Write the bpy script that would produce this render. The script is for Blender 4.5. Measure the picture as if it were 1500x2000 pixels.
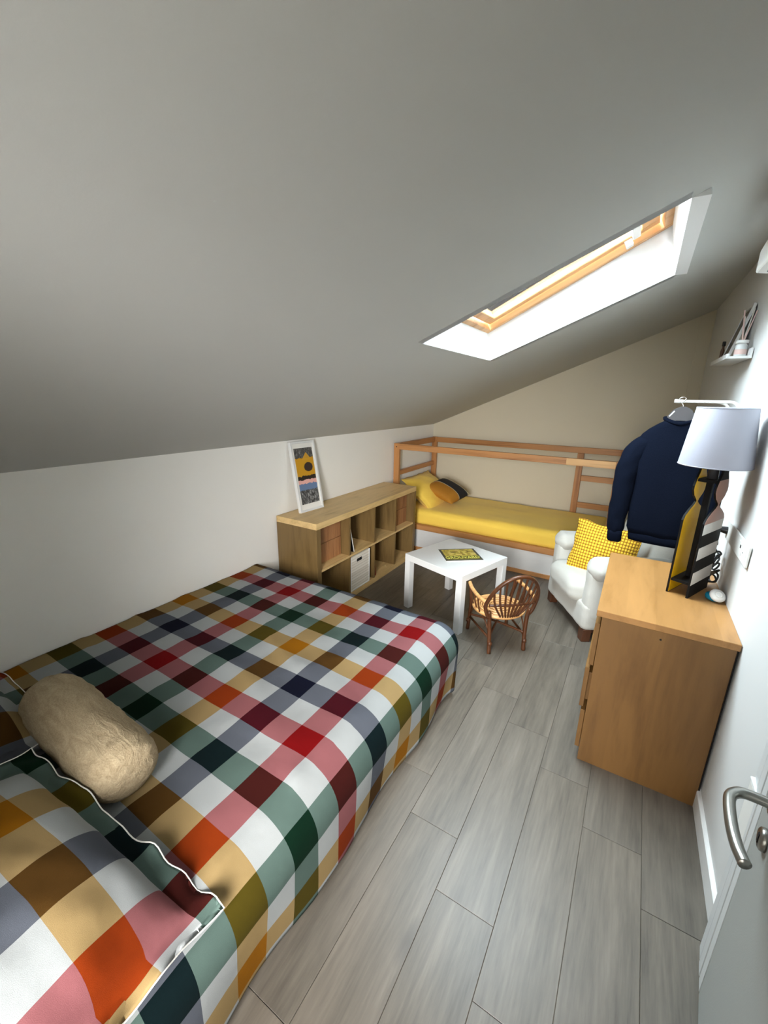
import bpy, bmesh, math, random
from math import sin, cos, pi, radians, sqrt, atan2, hypot
from mathutils import Vector, Matrix, noise
random.seed(7)
S = bpy.context.scene
COL = S.collection
for o in list(bpy.data.objects):
    bpy.data.objects.remove(o, do_unlink=True)

# ------------------------------------------------------------------ camera
CAM = (2.2208, -0.1574, 1.6214); YAW, PITCH, ROLL, FPX = -0.5438, 0.2742, 0.0182, 810.74
fw = Vector((sin(YAW)*cos(PITCH), cos(YAW)*cos(PITCH), -sin(PITCH)))
rt0 = Vector((cos(YAW), -sin(YAW), 0)); up0 = rt0.cross(fw)
rt = cos(ROLL)*rt0 + sin(ROLL)*up0; up = -sin(ROLL)*rt0 + cos(ROLL)*up0
cd = bpy.data.cameras.new('camera'); cam = bpy.data.objects.new('camera', cd); COL.objects.link(cam)
cd.sensor_fit = 'HORIZONTAL'; cd.sensor_width = 36.0; cd.lens = 36.0*FPX/1500.0
cd.clip_start = 0.02; cd.clip_end = 60
cam.matrix_world = Matrix(((rt.x, up.x, -fw.x, CAM[0]), (rt.y, up.y, -fw.y, CAM[1]), (rt.z, up.z, -fw.z, CAM[2]), (0, 0, 0, 1)))
S.camera = cam

# ------------------------------------------------------------------ world, lights, exposure
SKY = 19.5
HALL_FILL = 17.0
S.view_settings.view_transform = 'Standard'; S.view_settings.look = 'None'
S.view_settings.gamma = 1.0; S.view_settings.use_curve_mapping = False
S.view_settings.exposure = 1.36
w = bpy.data.worlds.new('sky'); S.world = w; w.use_nodes = True
bg = w.node_tree.nodes['Background']; bg.inputs[0].default_value = (0.82, 0.92, 1.0, 1); bg.inputs[1].default_value = SKY
# portal: guides sampling of the sky through the roof window (gives no light itself)
pl = bpy.data.lights.new('roof_window_portal', 'AREA'); pl.shape = 'RECTANGLE'; pl.size = 0.98; pl.size_y = 0.96
pl.cycles.is_portal = True
po = bpy.data.objects.new('roof_window_portal', pl); COL.objects.link(po)
po.location = (1.70, 2.09, 2.36); po.rotation_euler = (0, -math.atan(0.46), 0)
# added fill light in the unseen hallway, brightens the far end of the room
dl = bpy.data.lights.new('added_fill_light', 'AREA'); dl.shape = 'RECTANGLE'; dl.size = 0.85; dl.size_y = 1.3
dl.energy = HALL_FILL; dl.spread = radians(73); dl.color = (1.0, 0.98, 0.96)
do = bpy.data.objects.new('added_fill_light', dl); COL.objects.link(do)
do.location = (2.0, -1.25, 1.35); do.rotation_euler = (radians(71), 0, radians(21))

# ------------------------------------------------------------------ dimensions
D = 4.677; HK = 1.285; SL = 0.4193; YN = -0.45
def ceil_z(x): return HK + SL*x
def xw(y): return 2.668 - (y-1.0)*(0.05/3.677)

# ------------------------------------------------------------------ material helpers
MATS = {}
def lin(c):
    return tuple(((v/255)/12.92 if v/255 <= 0.04045 else ((v/255+0.055)/1.055)**2.4) for v in c)
class NT:
    def __init__(s, name, rough=0.6, metal=0.0):
        s.m = bpy.data.materials.new(name); s.m.use_nodes = True
        s.t = s.m.node_tree; s.b = s.t.nodes['Principled BSDF']
        s.b.inputs['Roughness'].default_value = rough; s.b.inputs['Metallic'].default_value = metal
    def n(s, typ, **kw):
        nd = s.t.nodes.new(typ)
        for k, v in kw.items(): setattr(nd, k, v)
        return nd
    def l(s, a, b): s.t.links.new(a, b)
    def val(s, sock, v):
        if hasattr(v, 'is_linked') or hasattr(v, 'links'): s.l(v, sock)
        else: sock.default_value = v
    def math(s, op, a, b=0.0, c=None):
        nd = s.n('ShaderNodeMath', operation=op); s.val(nd.inputs[0], a); s.val(nd.inputs[1], b)
        if c is not None: s.val(nd.inputs[2], c)
        return nd.outputs[0]
    def mix(s, f, a, b, blend='MIX'):
        nd = s.n('ShaderNodeMix', data_type='RGBA', blend_type=blend)
        s.val(nd.inputs[0], f); s.val(nd.inputs[6], a); s.val(nd.inputs[7], b); return nd.outputs[2]
    def coord(s, kind='Object', scale=(1, 1, 1), rand=False):
        tc = s.n('ShaderNodeTexCoord'); v = tc.outputs[kind]
        if rand:
            oi = s.n('ShaderNodeObjectInfo'); va = s.n('ShaderNodeVectorMath', operation='ADD')
            mm = s.math('MULTIPLY', oi.outputs['Random'], 37.0)
            s.l(v, va.inputs[0]); s.l(mm, va.inputs[1]); v = va.outputs[0]; s.rand = oi.outputs['Random']
        mp = s.n('ShaderNodeMapping'); mp.inputs['Scale'].default_value = scale; s.l(v, mp.inputs[0]); return mp.outputs[0]
    def noise(s, vec, scale=5, detail=4, rough=0.55, dist=0.0):
        nd = s.n('ShaderNodeTexNoise'); nd.inputs['Scale'].default_value = scale; nd.inputs['Detail'].default_value = detail
        nd.inputs['Roughness'].default_value = rough; nd.inputs['Distortion'].default_value = dist; s.l(vec, nd.inputs['Vector']); return nd.outputs['Fac']
    def ramp(s, fac, stops, interp='LINEAR'):
        nd = s.n('ShaderNodeValToRGB'); cr = nd.color_ramp; cr.interpolation = interp
        while len(cr.elements) < len(stops): cr.elements.new(0.5)
        for e, (p, c) in zip(cr.elements, stops): e.position = p; e.color = (*c[:3], 1)
        s.l(fac, nd.inputs[0]); return nd.outputs[0]
    def bump(s, h, strength=0.2, dist=0.01):
        nd = s.n('ShaderNodeBump'); nd.inputs['Strength'].default_value = strength; nd.inputs['Distance'].default_value = dist
        s.l(h, nd.inputs['Height']); s.l(nd.outputs[0], s.b.inputs['Normal'])
    def color(s, c): s.val(s.b.inputs['Base Color'], c)
    def done(s, key): MATS[key] = s.m; return s.m

def plain(key, rgb, rough=0.5, metal=0.0, var=0.04, bump=0.0, bscale=60, sheen=0.0, spec=None):
    q = NT(key, rough, metal); c = lin(rgb); v = q.coord('Object')
    nz = q.noise(v, 3.0, 3)
    q.color(q.ramp(nz, [(0.3, tuple(x*(1-var) for x in c)), (0.7, tuple(min(1, x*(1+var)) for x in c))]))
    if bump: q.bump(q.noise(v, bscale, 3), bump, 0.004)
    if spec is not None: q.b.inputs['Specular IOR Level'].default_value = spec
    if sheen: q.b.inputs['Sheen Weight'].default_value = sheen
    return q.done(key)

def wood(key, c1, c2, rough=0.45, axis='x', scale=9.0, aniso=0.06, planks=None, knots=True):
    q = NT(key, rough); sc = {'x': (aniso, 1, 1), 'y': (1, aniso, 1), 'z': (1, 1, aniso)}[axis]
    v = q.coord('Object', sc, rand=True)
    a = q.noise(v, scale*2.2, 5, 0.6, 0.6); b = q.noise(v, scale*9, 3, 0.5)
    f = q.math('ADD', q.math('MULTIPLY', a, 0.75), q.math('MULTIPLY', b, 0.25))
    col = q.ramp(f, [(0.32, lin(c2)), (0.5, lin(c1)), (0.72, tuple(min(1, x*1.12) for x in lin(c1)))])
    if planks:                      # faint veneer strips across the given axis
        ax, width = planks
        tc = q.n('ShaderNodeTexCoord'); sp = q.n('ShaderNodeSeparateXYZ'); q.l(tc.outputs['Object'], sp.inputs[0])
        k = q.math('FLOOR', q.math('DIVIDE', sp.outputs[ax], width))
        wn = q.n('ShaderNodeTexWhiteNoise', noise_dimensions='1D'); q.l(k, wn.inputs['W'])
        col = q.mix(q.math('MULTIPLY', wn.outputs['Value'], 0.28), col, (*[x*0.72 for x in lin(c2)], 1))
    q.color(col); q.bump(b, 0.06, 0.002)
    return q.done(key)

# walls
def paint(key, rgb, rough=0.85):
    q = NT(key, rough); v = q.coord('Object'); c = lin(rgb)
    nz = q.noise(v, 1.3, 3); q.color(q.ramp(nz, [(0.3, tuple(x*0.975 for x in c)), (0.7, c)]))
    q.bump(q.noise(v, 220, 2), 0.05, 0.002); return q.done(key)
paint('wall', (246, 244, 238)); paint('wall_side_dimmed', (216, 216, 214)); paint('ceiling', (198, 199, 195)); paint('wall_far', (216, 208, 186))  # side wall toned down against skylight glare; far wall tint carries bounce light
plain('trim', (238, 238, 236), 0.35, var=0.01)
plain('reveal', (243, 244, 244), 0.7, var=0.01)
plain('grout', (104, 99, 91), 0.9)
# floor tile: wood-look porcelain
q = NT('tile', 0.42); v = q.coord('Object', (1, 0.07, 1), rand=True); v2 = q.coord('Object', (1, 0.35, 1), rand=True)
a = q.noise(v, 16, 6, 0.62, 0.5); b = q.noise(v, 95, 4, 0.6); c = q.noise(v2, 3.2, 4, 0.6, 1.2)
f = q.math('ADD', q.math('ADD', q.math('MULTIPLY', a, 0.5), q.math('MULTIPLY', b, 0.25)), q.math('MULTIPLY', c, 0.25))
col = q.ramp(f, [(0.33, lin((66, 60, 53))), (0.45, lin((94, 87, 77))), (0.57, lin((111, 103, 92))), (0.7, lin((128, 120, 109)))])
kn = q.n('ShaderNodeTexVoronoi'); kn.inputs['Scale'].default_value = 2.6
v3 = q.coord('Object', (1.3, 0.55, 1), rand=True); q.l(v3, kn.inputs['Vector'])
kf = q.ramp(kn.outputs['Distance'], [(0.02, (1, 1, 1)), (0.12, (0, 0, 0))])
col = q.mix(q.math('MULTIPLY', kf, 0.8), col, (*lin((70, 64, 58)), 1))
col = q.mix(q.math('MULTIPLY', q.rand, 0.22), col, (*lin((98, 94, 88)), 1))
q.color(col); q.bump(f, 0.12, 0.002); q.done('tile')

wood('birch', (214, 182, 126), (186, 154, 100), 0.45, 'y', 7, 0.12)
wood('birch_shade', (118, 94, 55), (96, 74, 40), 0.45, 'z', 7, 0.12)  # same birch, darkened as shade on the upright faces
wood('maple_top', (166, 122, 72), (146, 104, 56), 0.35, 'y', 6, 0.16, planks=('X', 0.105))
wood('maple_shade', (118, 84, 42), (98, 67, 30), 0.42, 'z', 5, 0.13, planks=('X', 0.125))  # darker copy of the maple, shade put into its colour
wood('pine_x', (190, 134, 80), (146, 92, 46), 0.45, 'x', 8, 0.05)
wood('pine_y', (186, 128, 74), (142, 88, 44), 0.45, 'y', 8, 0.05)
wood('pine_z', (186, 130, 76), (144, 90, 44), 0.45, 'z', 8, 0.05)
wood('pine_pale', (224, 178, 118), (198, 146, 88), 0.45, 'x', 8, 0.06)
wood('pine_roof', (222, 172, 116), (190, 132, 78), 0.4, 'x', 8, 0.06)
wood('red_wood', (158, 110, 70), (116, 72, 40), 0.55, 'z', 8, 0.09)
wood('dark_wood', (84, 50, 30), (56, 30, 18), 0.4, 'z', 8, 0.1)
wood('cane', (84, 48, 24), (52, 28, 12), 0.35, 'z', 20, 0.2)
wood('cane_pale', (204, 154, 98), (156, 102, 56), 0.4, 'x', 20, 0.3)
plain('white_lacquer', (222, 223, 222), 0.3, var=0.01)
plain('white_panel', (226, 226, 224), 0.4, var=0.02)
plain('white_metal', (242, 240, 236), 0.3, var=0.01)
plain('white_plastic', (236, 236, 232), 0.35, var=0.01)
plain('slipcover', (192, 190, 182), 0.9, var=0.03, bump=0.25, bscale=180, sheen=0.2)
q = NT('bolster', 0.95); q.b.inputs['Specular IOR Level'].default_value = 0.1; v = q.coord('Object'); v_ = q.coord('Object', (0.35, 1, 1))
n1 = q.noise(v_, 26, 4, 0.6, 1.5); n2 = q.noise(v, 240, 3)
q.color(q.ramp(q.math('ADD', q.math('MULTIPLY', n1, 0.5), q.math('MULTIPLY', n2, 0.5)), [(0.35, lin((148, 131, 103))), (0.65, lin((184, 167, 137)))]))
q.bump(q.math('ADD', n1, q.math('MULTIPLY', n2, 0.25)), 0.55, 0.012); q.done('bolster')
plain('yellow_cloth', (255, 214, 88), 0.85, var=0.03, bump=0.15, bscale=200, sheen=0.15)
plain('ochre_cloth', (176, 118, 28), 0.75, var=0.06, bump=0.2, bscale=160)
plain('black_cloth', (26, 26, 30), 0.8, bump=0.2, bscale=160)
plain('cord_grey', (170, 160, 130), 0.8)
plain('navy_knit', (10, 15, 27), 0.95, var=0.06, bump=0.3, bscale=320, spec=0.05)
plain('grey_plastic', (66, 64, 66), 0.4)
plain('lamp_shade', (150, 150, 160), 0.8, var=0.015, bump=0.1, bscale=500)
plain('lamp_yellow', (214, 164, 8), 0.6, var=0.03, spec=0.15)
plain('lamp_black', (17, 16, 16), 0.6, spec=0.15)
plain('lamp_white', (196, 192, 186), 0.6)
plain('lamp_brown', (146, 104, 88), 0.4)
plain('black_plastic', (24, 24, 26), 0.4)
plain('black_void', (10, 9, 8), 0.9)
plain('teal', (24, 128, 160), 0.25, var=0.1)
plain('steel', (158, 156, 150), 0.3, 1.0, var=0.03, bump=0.04, bscale=300)
plain('chrome', (205, 205, 205), 0.12, 1.0, var=0.01)
plain('door_paint', (166, 169, 165), 0.45, var=0.01, bump=0.12, bscale=240)
plain('door_edge', (214, 216, 216), 0.4, var=0.01)
plain('mattress', (220, 216, 208), 0.9, bump=0.1)
plain('bed_base', (70, 62, 54), 0.8)
plain('red_paper', (140, 40, 36), 0.6)
plain('grey_print', (110, 112, 116), 0.6)
plain('pink', (228, 196, 188), 0.5)
plain('paper', (236, 234, 228), 0.7, var=0.01)
plain('yellow_ink', (214, 208, 96), 0.5); plain('olive_ink', (96, 92, 30), 0.4)
plain('mirror_dark', (70, 62, 56), 0.25)
# white woven basket
q = NT('basket', 0.7); tc = q.n('ShaderNodeTexCoord'); br = q.n('ShaderNodeTexBrick')
mp = q.n('ShaderNodeMapping'); mp.inputs['Rotation'].default_value = (radians(90), 0, radians(90)); q.l(tc.outputs['Object'], mp.inputs[0]); q.l(mp.outputs[0], br.inputs['Vector'])
br.inputs['Color1'].default_value = (*lin((232, 226, 214)), 1); br.inputs['Color2'].default_value = (*lin((214, 206, 190)), 1); br.inputs['Mortar'].default_value = (*lin((150, 138, 120)), 1)
br.inputs['Scale'].default_value = 12; br.inputs['Mortar Size'].default_value = 0.012; br.inputs['Brick Width'].default_value = 0.28; br.inputs['Row Height'].default_value = 0.12
q.color(br.outputs['Color']); q.bump(q.math('SUBTRACT', 1.0, br.outputs['Fac']), 0.6, 0.004); q.done('basket')
# glass of the roof window
q = NT('glass', 0.03)
tr = q.n('ShaderNodeBsdfTransparent'); gl = q.n('ShaderNodeBsdfGlossy'); gl.inputs['Roughness'].default_value = 0.02
lw = q.n('ShaderNodeFresnel'); lw.inputs['IOR'].default_value = 1.45; mx = q.n('ShaderNodeMixShader')
tr.inputs[0].default_value = (0.93, 0.96, 0.96, 1)
q.l(lw.outputs[0], mx.inputs[0]); q.l(tr.outputs[0], mx.inputs[1]); q.l(gl.outputs[0], mx.inputs[2])
q.l(mx.outputs[0], q.t.nodes['Material Output'].inputs['Surface']); q.done('glass')
# clear jar
q = NT('jar_glass', 0.05); q.b.inputs['Transmission Weight'].default_value = 0.9; q.b.inputs['Base Color'].default_value = (0.95, 0.9, 0.88, 1); q.done('jar_glass')
# plaid: two sets of coloured stripes woven over each other (uv in metres)
def plaid(key, pu, pv):
    q = NT(key, 0.92); q.b.inputs['Specular IOR Level'].default_value = 0.12
    uv = q.n('ShaderNodeUVMap'); sp = q.n('ShaderNodeSeparateXYZ'); q.l(uv.outputs[0], sp.inputs[0])
    W = (.605, .62, .62); Rr = (.42, .026, .045); Gg = (.022, .14, .092); Nn = (.05, .065, .13); Mm = (.53, .34, .04)
    def stripes(sock, per, order):
        fr = q.math('FRACT', q.math('DIVIDE', sock, per*4))
        st = []
        for i, c in enumerate(order):
            st += [(i*.25, c), (i*.25+.125, W)]
        return q.ramp(fr, st, 'CONSTANT')
    a = stripes(sp.outputs[0], pu, (Rr, Gg, Mm, Nn)); b = stripes(sp.outputs[1], pv, (Rr, Nn, Mm, Gg))
    m = q.mix(0.5, a, b)
    # woven look: where a coloured stripe crosses white the tint is a little deeper
    g = q.n('ShaderNodeGamma'); g.inputs[1].default_value = 2.2
    wv = q.coord('UV', (1, 1, 1)); nz = q.noise(wv, 900, 2)
    m2 = q.mix(0.5, m, q.ramp(nz, [(0.3, (0.84, 0.84, 0.84)), (0.7, (1, 1, 1))]), 'MULTIPLY')
    q.l(m2, g.inputs[0]); q.color(g.outputs[0])
    ob = q.coord('Object'); q.bump(q.math('ADD', q.noise(ob, 9, 3, 0.5, 0.2), q.math('MULTIPLY', nz, 0.12)), 0.28, 0.012)
    return q.done(key)
plaid('plaid', 0.2175, 0.2075)
# mustard honeycomb cushion
q = NT('waffle', 0.9); uv = q.n('ShaderNodeUVMap'); sp = q.n('ShaderNodeSeparateXYZ'); q.l(uv.outputs[0], sp.inputs[0])
def tri(s_, per): return q.math('ABSOLUTE', q.math('SUBTRACT', q.math('MULTIPLY', q.math('FRACT', q.math('DIVIDE', s_, per)), 2.0), 1.0))
du = tri(sp.outputs[0], 0.019); dv = tri(sp.outputs[1], 0.022)
h = q.math('MULTIPLY', q.math('SUBTRACT', 1.0, q.math('POWER', du, 3.0)), q.math('SUBTRACT', 1.0, q.math('POWER', dv, 3.0)))
q.color(q.ramp(h, [(0.05, lin((106, 62, 10))), (0.4, lin((206, 146, 14))), (0.9, lin((244, 200, 60)))])); q.bump(h, 0.6, 0.008); q.done('waffle')
# photo print leaning on the bookcase
q = NT('photo_print', 0.35); tc = q.n('ShaderNodeTexCoord'); sp = q.n('ShaderNodeSeparateXYZ'); q.l(tc.outputs['UV'], sp.inputs[0])
nz = q.noise(tc.outputs['UV'], 7, 4, 0.6, 0.8); n2 = q.noise(tc.outputs['UV'], 16, 5, 0.7, 1.0)
vv = q.math('ADD', sp.outputs[1], q.math('MULTIPLY', q.math('SUBTRACT', nz, 0.5), 0.07))
base = q.ramp(vv, [(0.0, lin((56, 58, 58))), (0.245, lin((104, 128, 164))), (0.36, lin((232, 178, 168))), (0.43, lin((44, 36, 30))), (0.5, lin((206, 152, 34))), (0.82, lin((74, 70, 64)))], 'CONSTANT')
bw = q.ramp(n2, [(0.38, (0.012, 0.012, 0.012)), (0.52, (0.12, 0.12, 0.12)), (0.66, (0.55, 0.55, 0.54))])
mlow = q.math('LESS_THAN', sp.outputs[1], 0.245); mtop = q.math('GREATER_THAN', sp.outputs[1], 0.83)
col = q.mix(q.math('MULTIPLY', mlow, 0.85), base, bw); col = q.mix(q.math('MULTIPLY', mtop, 0.55), col, bw)
# dark heart-shaped form inside the yellow field and a yellow peak above it
dx = q.math('SUBTRACT', sp.outputs[0], 0.66); dy = q.math('SUBTRACT', sp.outputs[1], 0.655)
rr = q.math('ADD', q.math('MULTIPLY', q.math('MULTIPLY', dx, dx), 8.0), q.math('MULTIPLY', q.math('MULTIPLY', dy, dy), 70.0))
col = q.mix(q.math('LESS_THAN', q.math('ADD', rr, q.math('MULTIPLY', nz, 0.3)), 0.62), col, (*lin((60, 46, 40)), 1))
px = q.math('ABSOLUTE', q.math('SUBTRACT', sp.outputs[0], 0.62)); pk = q.math('LESS_THAN', q.math('ADD', q.math('MULTIPLY', px, 0.5), sp.outputs[1]), 0.92)
pm = q.math('MULTIPLY', pk, q.math('GREATER_THAN', sp.outputs[1], 0.78)); col = q.mix(q.math('MULTIPLY', pm, 0.9), col, (*lin((208, 156, 44)), 1))
q.color(col); q.done('photo_print')
# magazine cover print
q = NT('cover_print', 0.3); tc = q.n('ShaderNodeTexCoord'); nz = q.noise(tc.outputs['UV'], 5, 4, 0.6, 0.6); n2 = q.noise(tc.outputs['UV'], 11, 4)
c = q.ramp(nz, [(0.3, lin((62, 48, 30))), (0.42, lin((150, 116, 50))), (0.52, lin((204, 184, 70))), (0.66, lin((220, 186, 130)))])
q.color(q.mix(q.math('MULTIPLY', n2, 0.35), c, (*lin((150, 150, 40)), 1))); q.done('cover_print')
plain('cover_dark', (62, 64, 56), 0.35)

# ------------------------------------------------------------------ geometry helpers
def link(o, parent=None):
    COL.objects.link(o)
    if parent is not None: o.parent = parent
    return o
def obj(name, verts, faces, mat, parent=None, smooth=False, uvs=None):
    me = bpy.data.meshes.new(name); me.from_pydata([tuple(v) for v in verts], [], faces)
    if uvs is not None:
        ul = me.uv_layers.new(name='UVMap')
        for lp in me.loops: ul.data[lp.index].uv = uvs[lp.vertex_index]
    me.materials.append(MATS[mat])
    bm = bmesh.new(); bm.from_mesh(me); bmesh.ops.recalc_face_normals(bm, faces=bm.faces[:]); bm.to_mesh(me); bm.free()
    if smooth: me.polygons.foreach_set('use_smooth', [True]*len(me.polygons))
    return link(bpy.data.objects.new(name, me), parent)
def root(name, label=None, cat=None, loc=(0, 0, 0), rz=0.0, group=None, kind=None):
    o = bpy.data.objects.new(name, None); o.empty_display_size = 0.1; COL.objects.link(o)
    o.location = loc; o.rotation_euler = (0, 0, rz); return tag(o, label, cat, group, kind)
def tag(o, label=None, cat=None, group=None, kind=None):
    if label: o['label'] = label
    if cat: o['category'] = cat
    if group: o['group'] = group
    if kind: o['kind'] = kind
    return o
def place(o, loc=(0, 0, 0), rot=(0, 0, 0)):
    o.location = loc; o.rotation_euler = rot; return o
def box(name, x0, x1, y0, y1, z0, z1, mat, parent=None, bev=0.0, seg=2, smooth=False):
    bm = bmesh.new(); bmesh.ops.create_cube(bm, size=1.0)
    for v in bm.verts:
        v.co = Vector((x0+(v.co.x+.5)*(x1-x0), y0+(v.co.y+.5)*(y1-y0), z0+(v.co.z+.5)*(z1-z0)))
    if bev: bmesh.ops.bevel(bm, geom=bm.edges[:], offset=bev, segments=seg, profile=0.5, affect='EDGES')
    me = bpy.data.meshes.new(name); bm.to_mesh(me); bm.free(); me.materials.append(MATS[mat])
    if smooth: me.polygons.foreach_set('use_smooth', [True]*len(me.polygons))
    return link(bpy.data.objects.new(name, me), parent)
def soft(name, size, bev, mat, parent=None, loc=(0, 0, 0), rot=(0, 0, 0), wr=0.006, ws=5.0, puff=0.0, n=16, taper=0.0):
    """upholstered block: rounded box with bulge and wrinkles, centred on loc"""
    sx, sy, sz = [s/2 for s in size]; bm = bmesh.new(); bmesh.ops.create_cube(bm, size=2.0)
    bmesh.ops.subdivide_edges(bm, edges=bm.edges[:], cuts=n, use_grid_fill=True)
    seed = Vector((random.random()*50, random.random()*50, 3))
    for v in bm.verts:
        p = Vector((v.co.x*sx, v.co.y*sy, v.co.z*sz))
        c = Vector((max(-sx+bev, min(sx-bev, p.x)), max(-sy+bev, min(sy-bev, p.y)), max(-sz+bev, min(sz-bev, p.z))))
        d = p-c
        if d.length > 1e-9: d = d.normalized()*bev if max(abs(d.x), abs(d.y), abs(d.z)) > 1e-9 else d
        q_ = c+d
        u_ = v.co.x; w_ = v.co.y; t_ = v.co.z
        q_.z += puff*(1-u_*u_)*(1-w_*w_)*(1 if t_ > 0 else 0)*max(0, t_)
        q_.y *= 1 - taper*max(0, t_)
        nn = noise.noise(p*ws+seed)+0.5*noise.noise(p*ws*2.3+seed)
        dirn = d.normalized() if d.length > 1e-9 else Vector((0, 0, 1))
        q_ += dirn*nn*wr
        v.co = q_
    me = bpy.data.meshes.new(name); bm.to_mesh(me); bm.free(); me.materials.append(MATS[mat])
    me.polygons.foreach_set('use_smooth', [True]*len(me.polygons))
    return place(link(bpy.data.objects.new(name, me), parent), loc, rot)
def prism(name, pts, a0, a1, axis, mat, parent=None, bev=0.0):
    """extrude a 2-D outline along an axis ('x': pts are (y,z); 'y': (x,z); 'z': (x,y))"""
    f = {'x': lambda p, a: (a, p[0], p[1]), 'y': lambda p, a: (p[0], a, p[1]), 'z': lambda p, a: (p[0], p[1], a)}[axis]
    n = len(pts); V = [f(p, a0) for p in pts]+[f(p, a1) for p in pts]
    F = [tuple(range(n)), tuple(range(2*n-1, n-1, -1))]+[(i, (i+1) % n, n+(i+1) % n, n+i) for i in range(n)]
    o = obj(name, V, F, mat, parent)
    if bev:
        bm = bmesh.new(); bm.from_mesh(o.data); bmesh.ops.bevel(bm, geom=bm.edges[:], offset=bev, segments=1, affect='EDGES'); bm.to_mesh(o.data); bm.free()
    return o
def smooth_path(pts, k=6):
    P = [Vector(p) for p in pts]; out = []
    for i in range(len(P)-1):
        p0 = P[max(0, i-1)]; p1 = P[i]; p2 = P[i+1]; p3 = P[min(len(P)-1, i+2)]
        for j in range(k):
            t = j/k
            out.append(0.5*((2*p1)+(p2-p0)*t+(2*p0-5*p1+4*p2-p3)*t*t+(3*p1-p0-3*p2+p3)*t**3))
    return out+[P[-1]]
def tube(name, pts, r, mat, parent=None, k=6, n=10, closed=False, rz=None):
    P = smooth_path(pts, k) if k else [Vector(p) for p in pts]
    if closed: P = P[:-1] if (P[0]-P[-1]).length < 1e-6 else P
    m = len(P); V = []; F = []; ref = None
    for i in range(m):
        if closed: t = P[(i+1) % m]-P[i-1]
        else: t = P[min(m-1, i+1)]-P[max(0, i-1)]
        t = t.normalized() if t.length > 1e-9 else Vector((0, 0, 1))
        if ref is None: ref = Vector((0, 0, 1)) if abs(t.z) < 0.9 else Vector((1, 0, 0))
        a = ref-t*ref.dot(t); a = a.normalized() if a.length > 1e-6 else t.orthogonal().normalized()
        b = t.cross(a); ref = a
        rr_ = r(i/(m-1)) if callable(r) else r
        r2 = rr_ if rz is None else rz
        for j in range(n):
            an = 2*pi*j/n; V.append(P[i]+a*cos(an)*rr_+b*sin(an)*r2)
    for i in range(m if closed else m-1):
        for j in range(n):
            F.append((i*n+j, i*n+(j+1) % n, ((i+1) % m)*n+(j+1) % n, ((i+1) % m)*n+j))
    if not closed: F += [tuple(range(n)), tuple(range((m-1)*n, m*n))]
    return obj(name, V, F, mat, parent, smooth=True)
def lathe(name, prof, mat, parent=None, n=32, loc=(0, 0, 0), rot=(0, 0, 0), sx=1, sy=1):
    V = []; F = []
    for (r, z) in prof:
        for j in range(n): V.append((r*cos(2*pi*j/n)*sx, r*sin(2*pi*j/n)*sy, z))
    for i in range(len(prof)-1):
        for j in range(n): F.append((i*n+j, i*n+(j+1) % n, (i+1)*n+(j+1) % n, (i+1)*n+j))
    if prof[0][0] > 1e-6: F.append(tuple(range(n)))
    if prof[-1][0] > 1e-6: F.append(tuple(range((len(prof)-1)*n, len(prof)*n)))
    o = obj(name, V, F, mat, parent, smooth=True)
    return place(o, loc, rot)
def loft(name, rings, mat, parent=None, caps=True, smooth=True):
    n = len(rings[0]); V = [p for r in rings for p in r]; F = []
    for i in range(len(rings)-1):
        for j in range(n): F.append((i*n+j, i*n+(j+1) % n, (i+1)*n+(j+1) % n, (i+1)*n+j))
    if caps: F += [tuple(range(n)), tuple(range((len(rings)-1)*n, len(rings)*n))]
    return obj(name, V, F, mat, parent, smooth=smooth)
def cushion(name, wd, ht, th, mat, parent=None, loc=(0, 0, 0), rot=(0, 0, 0), n=36, flange=0.0, ruffle=0.0, uvo=(0, 0), wr=0.004, pinch=0.06, sag=0.0, ws=6.0):
    """pillow lying in its local xy plane"""
    V = []; UV = []; F = []; seed = Vector((random.random()*60, random.random()*60, 0))
    W2, H2 = wd/2, ht/2; idx = {}
    for side in (1, -1):
        for i in range(n+1):
            for j in range(n+1):
                u_ = -1+2*i/n; v_ = -1+2*j/n
                if side < 0 and (i in (0, n) or j in (0, n)): idx[(side, i, j)] = idx[(1, i, j)]; continue
                eu = W2+flange; ev = H2+flange; x = u_*eu; y = v_*ev
                uu = min(1, abs(x)/W2); v2 = min(1, abs(y)/H2)
                prof = max(0, (1-uu**2.4))**0.55*max(0, (1-v2**2.4))**0.55
                z = side*th/2*prof
                # edges draw in a little between the corners
                x *= 1-pinch*(1-v_*v_)*abs(u_)**3; y *= 1-pinch*(1-u_*u_)*abs(v_)**3
                p = Vector((x, y, side*2.0))
                z += wr*(noise.noise(p*ws+seed)+0.6*noise.noise(p*ws*2.4+seed))*(1 if prof > 0.02 else 0.3)
                if flange:
                    ex = max(0, (abs(u_)*eu-W2)/flange); ey = max(0, (abs(v_)*ev-H2)/flange); e = max(ex, ey)
                    if e > 0:
                        z += ruffle*e*(0.45*sin((x+y*0.7)*41+6*noise.noise(p*4+seed))+1.3*noise.noise(p*13+seed)); x += 0.014*e*noise.noise(p*11+seed); y += 0.014*e*noise.noise(p*11-seed)
                    z += side*0.0025
                z -= sag*(x*x+y*y)
                idx[(side, i, j)] = len(V); V.append((x, y, z)); UV.append((u_*eu+uvo[0], v_*ev+uvo[1]))
    for side in (1, -1):
        for i in range(n):
            for j in range(n):
                f_ = (idx[(side, i, j)], idx[(side, i+1, j)], idx[(side, i+1, j+1)], idx[(side, i, j+1)])
                F.append(f_ if side > 0 else f_[::-1])
    return place(obj(name, V, F, mat, parent, smooth=True, uvs=UV), loc, rot)
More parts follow.
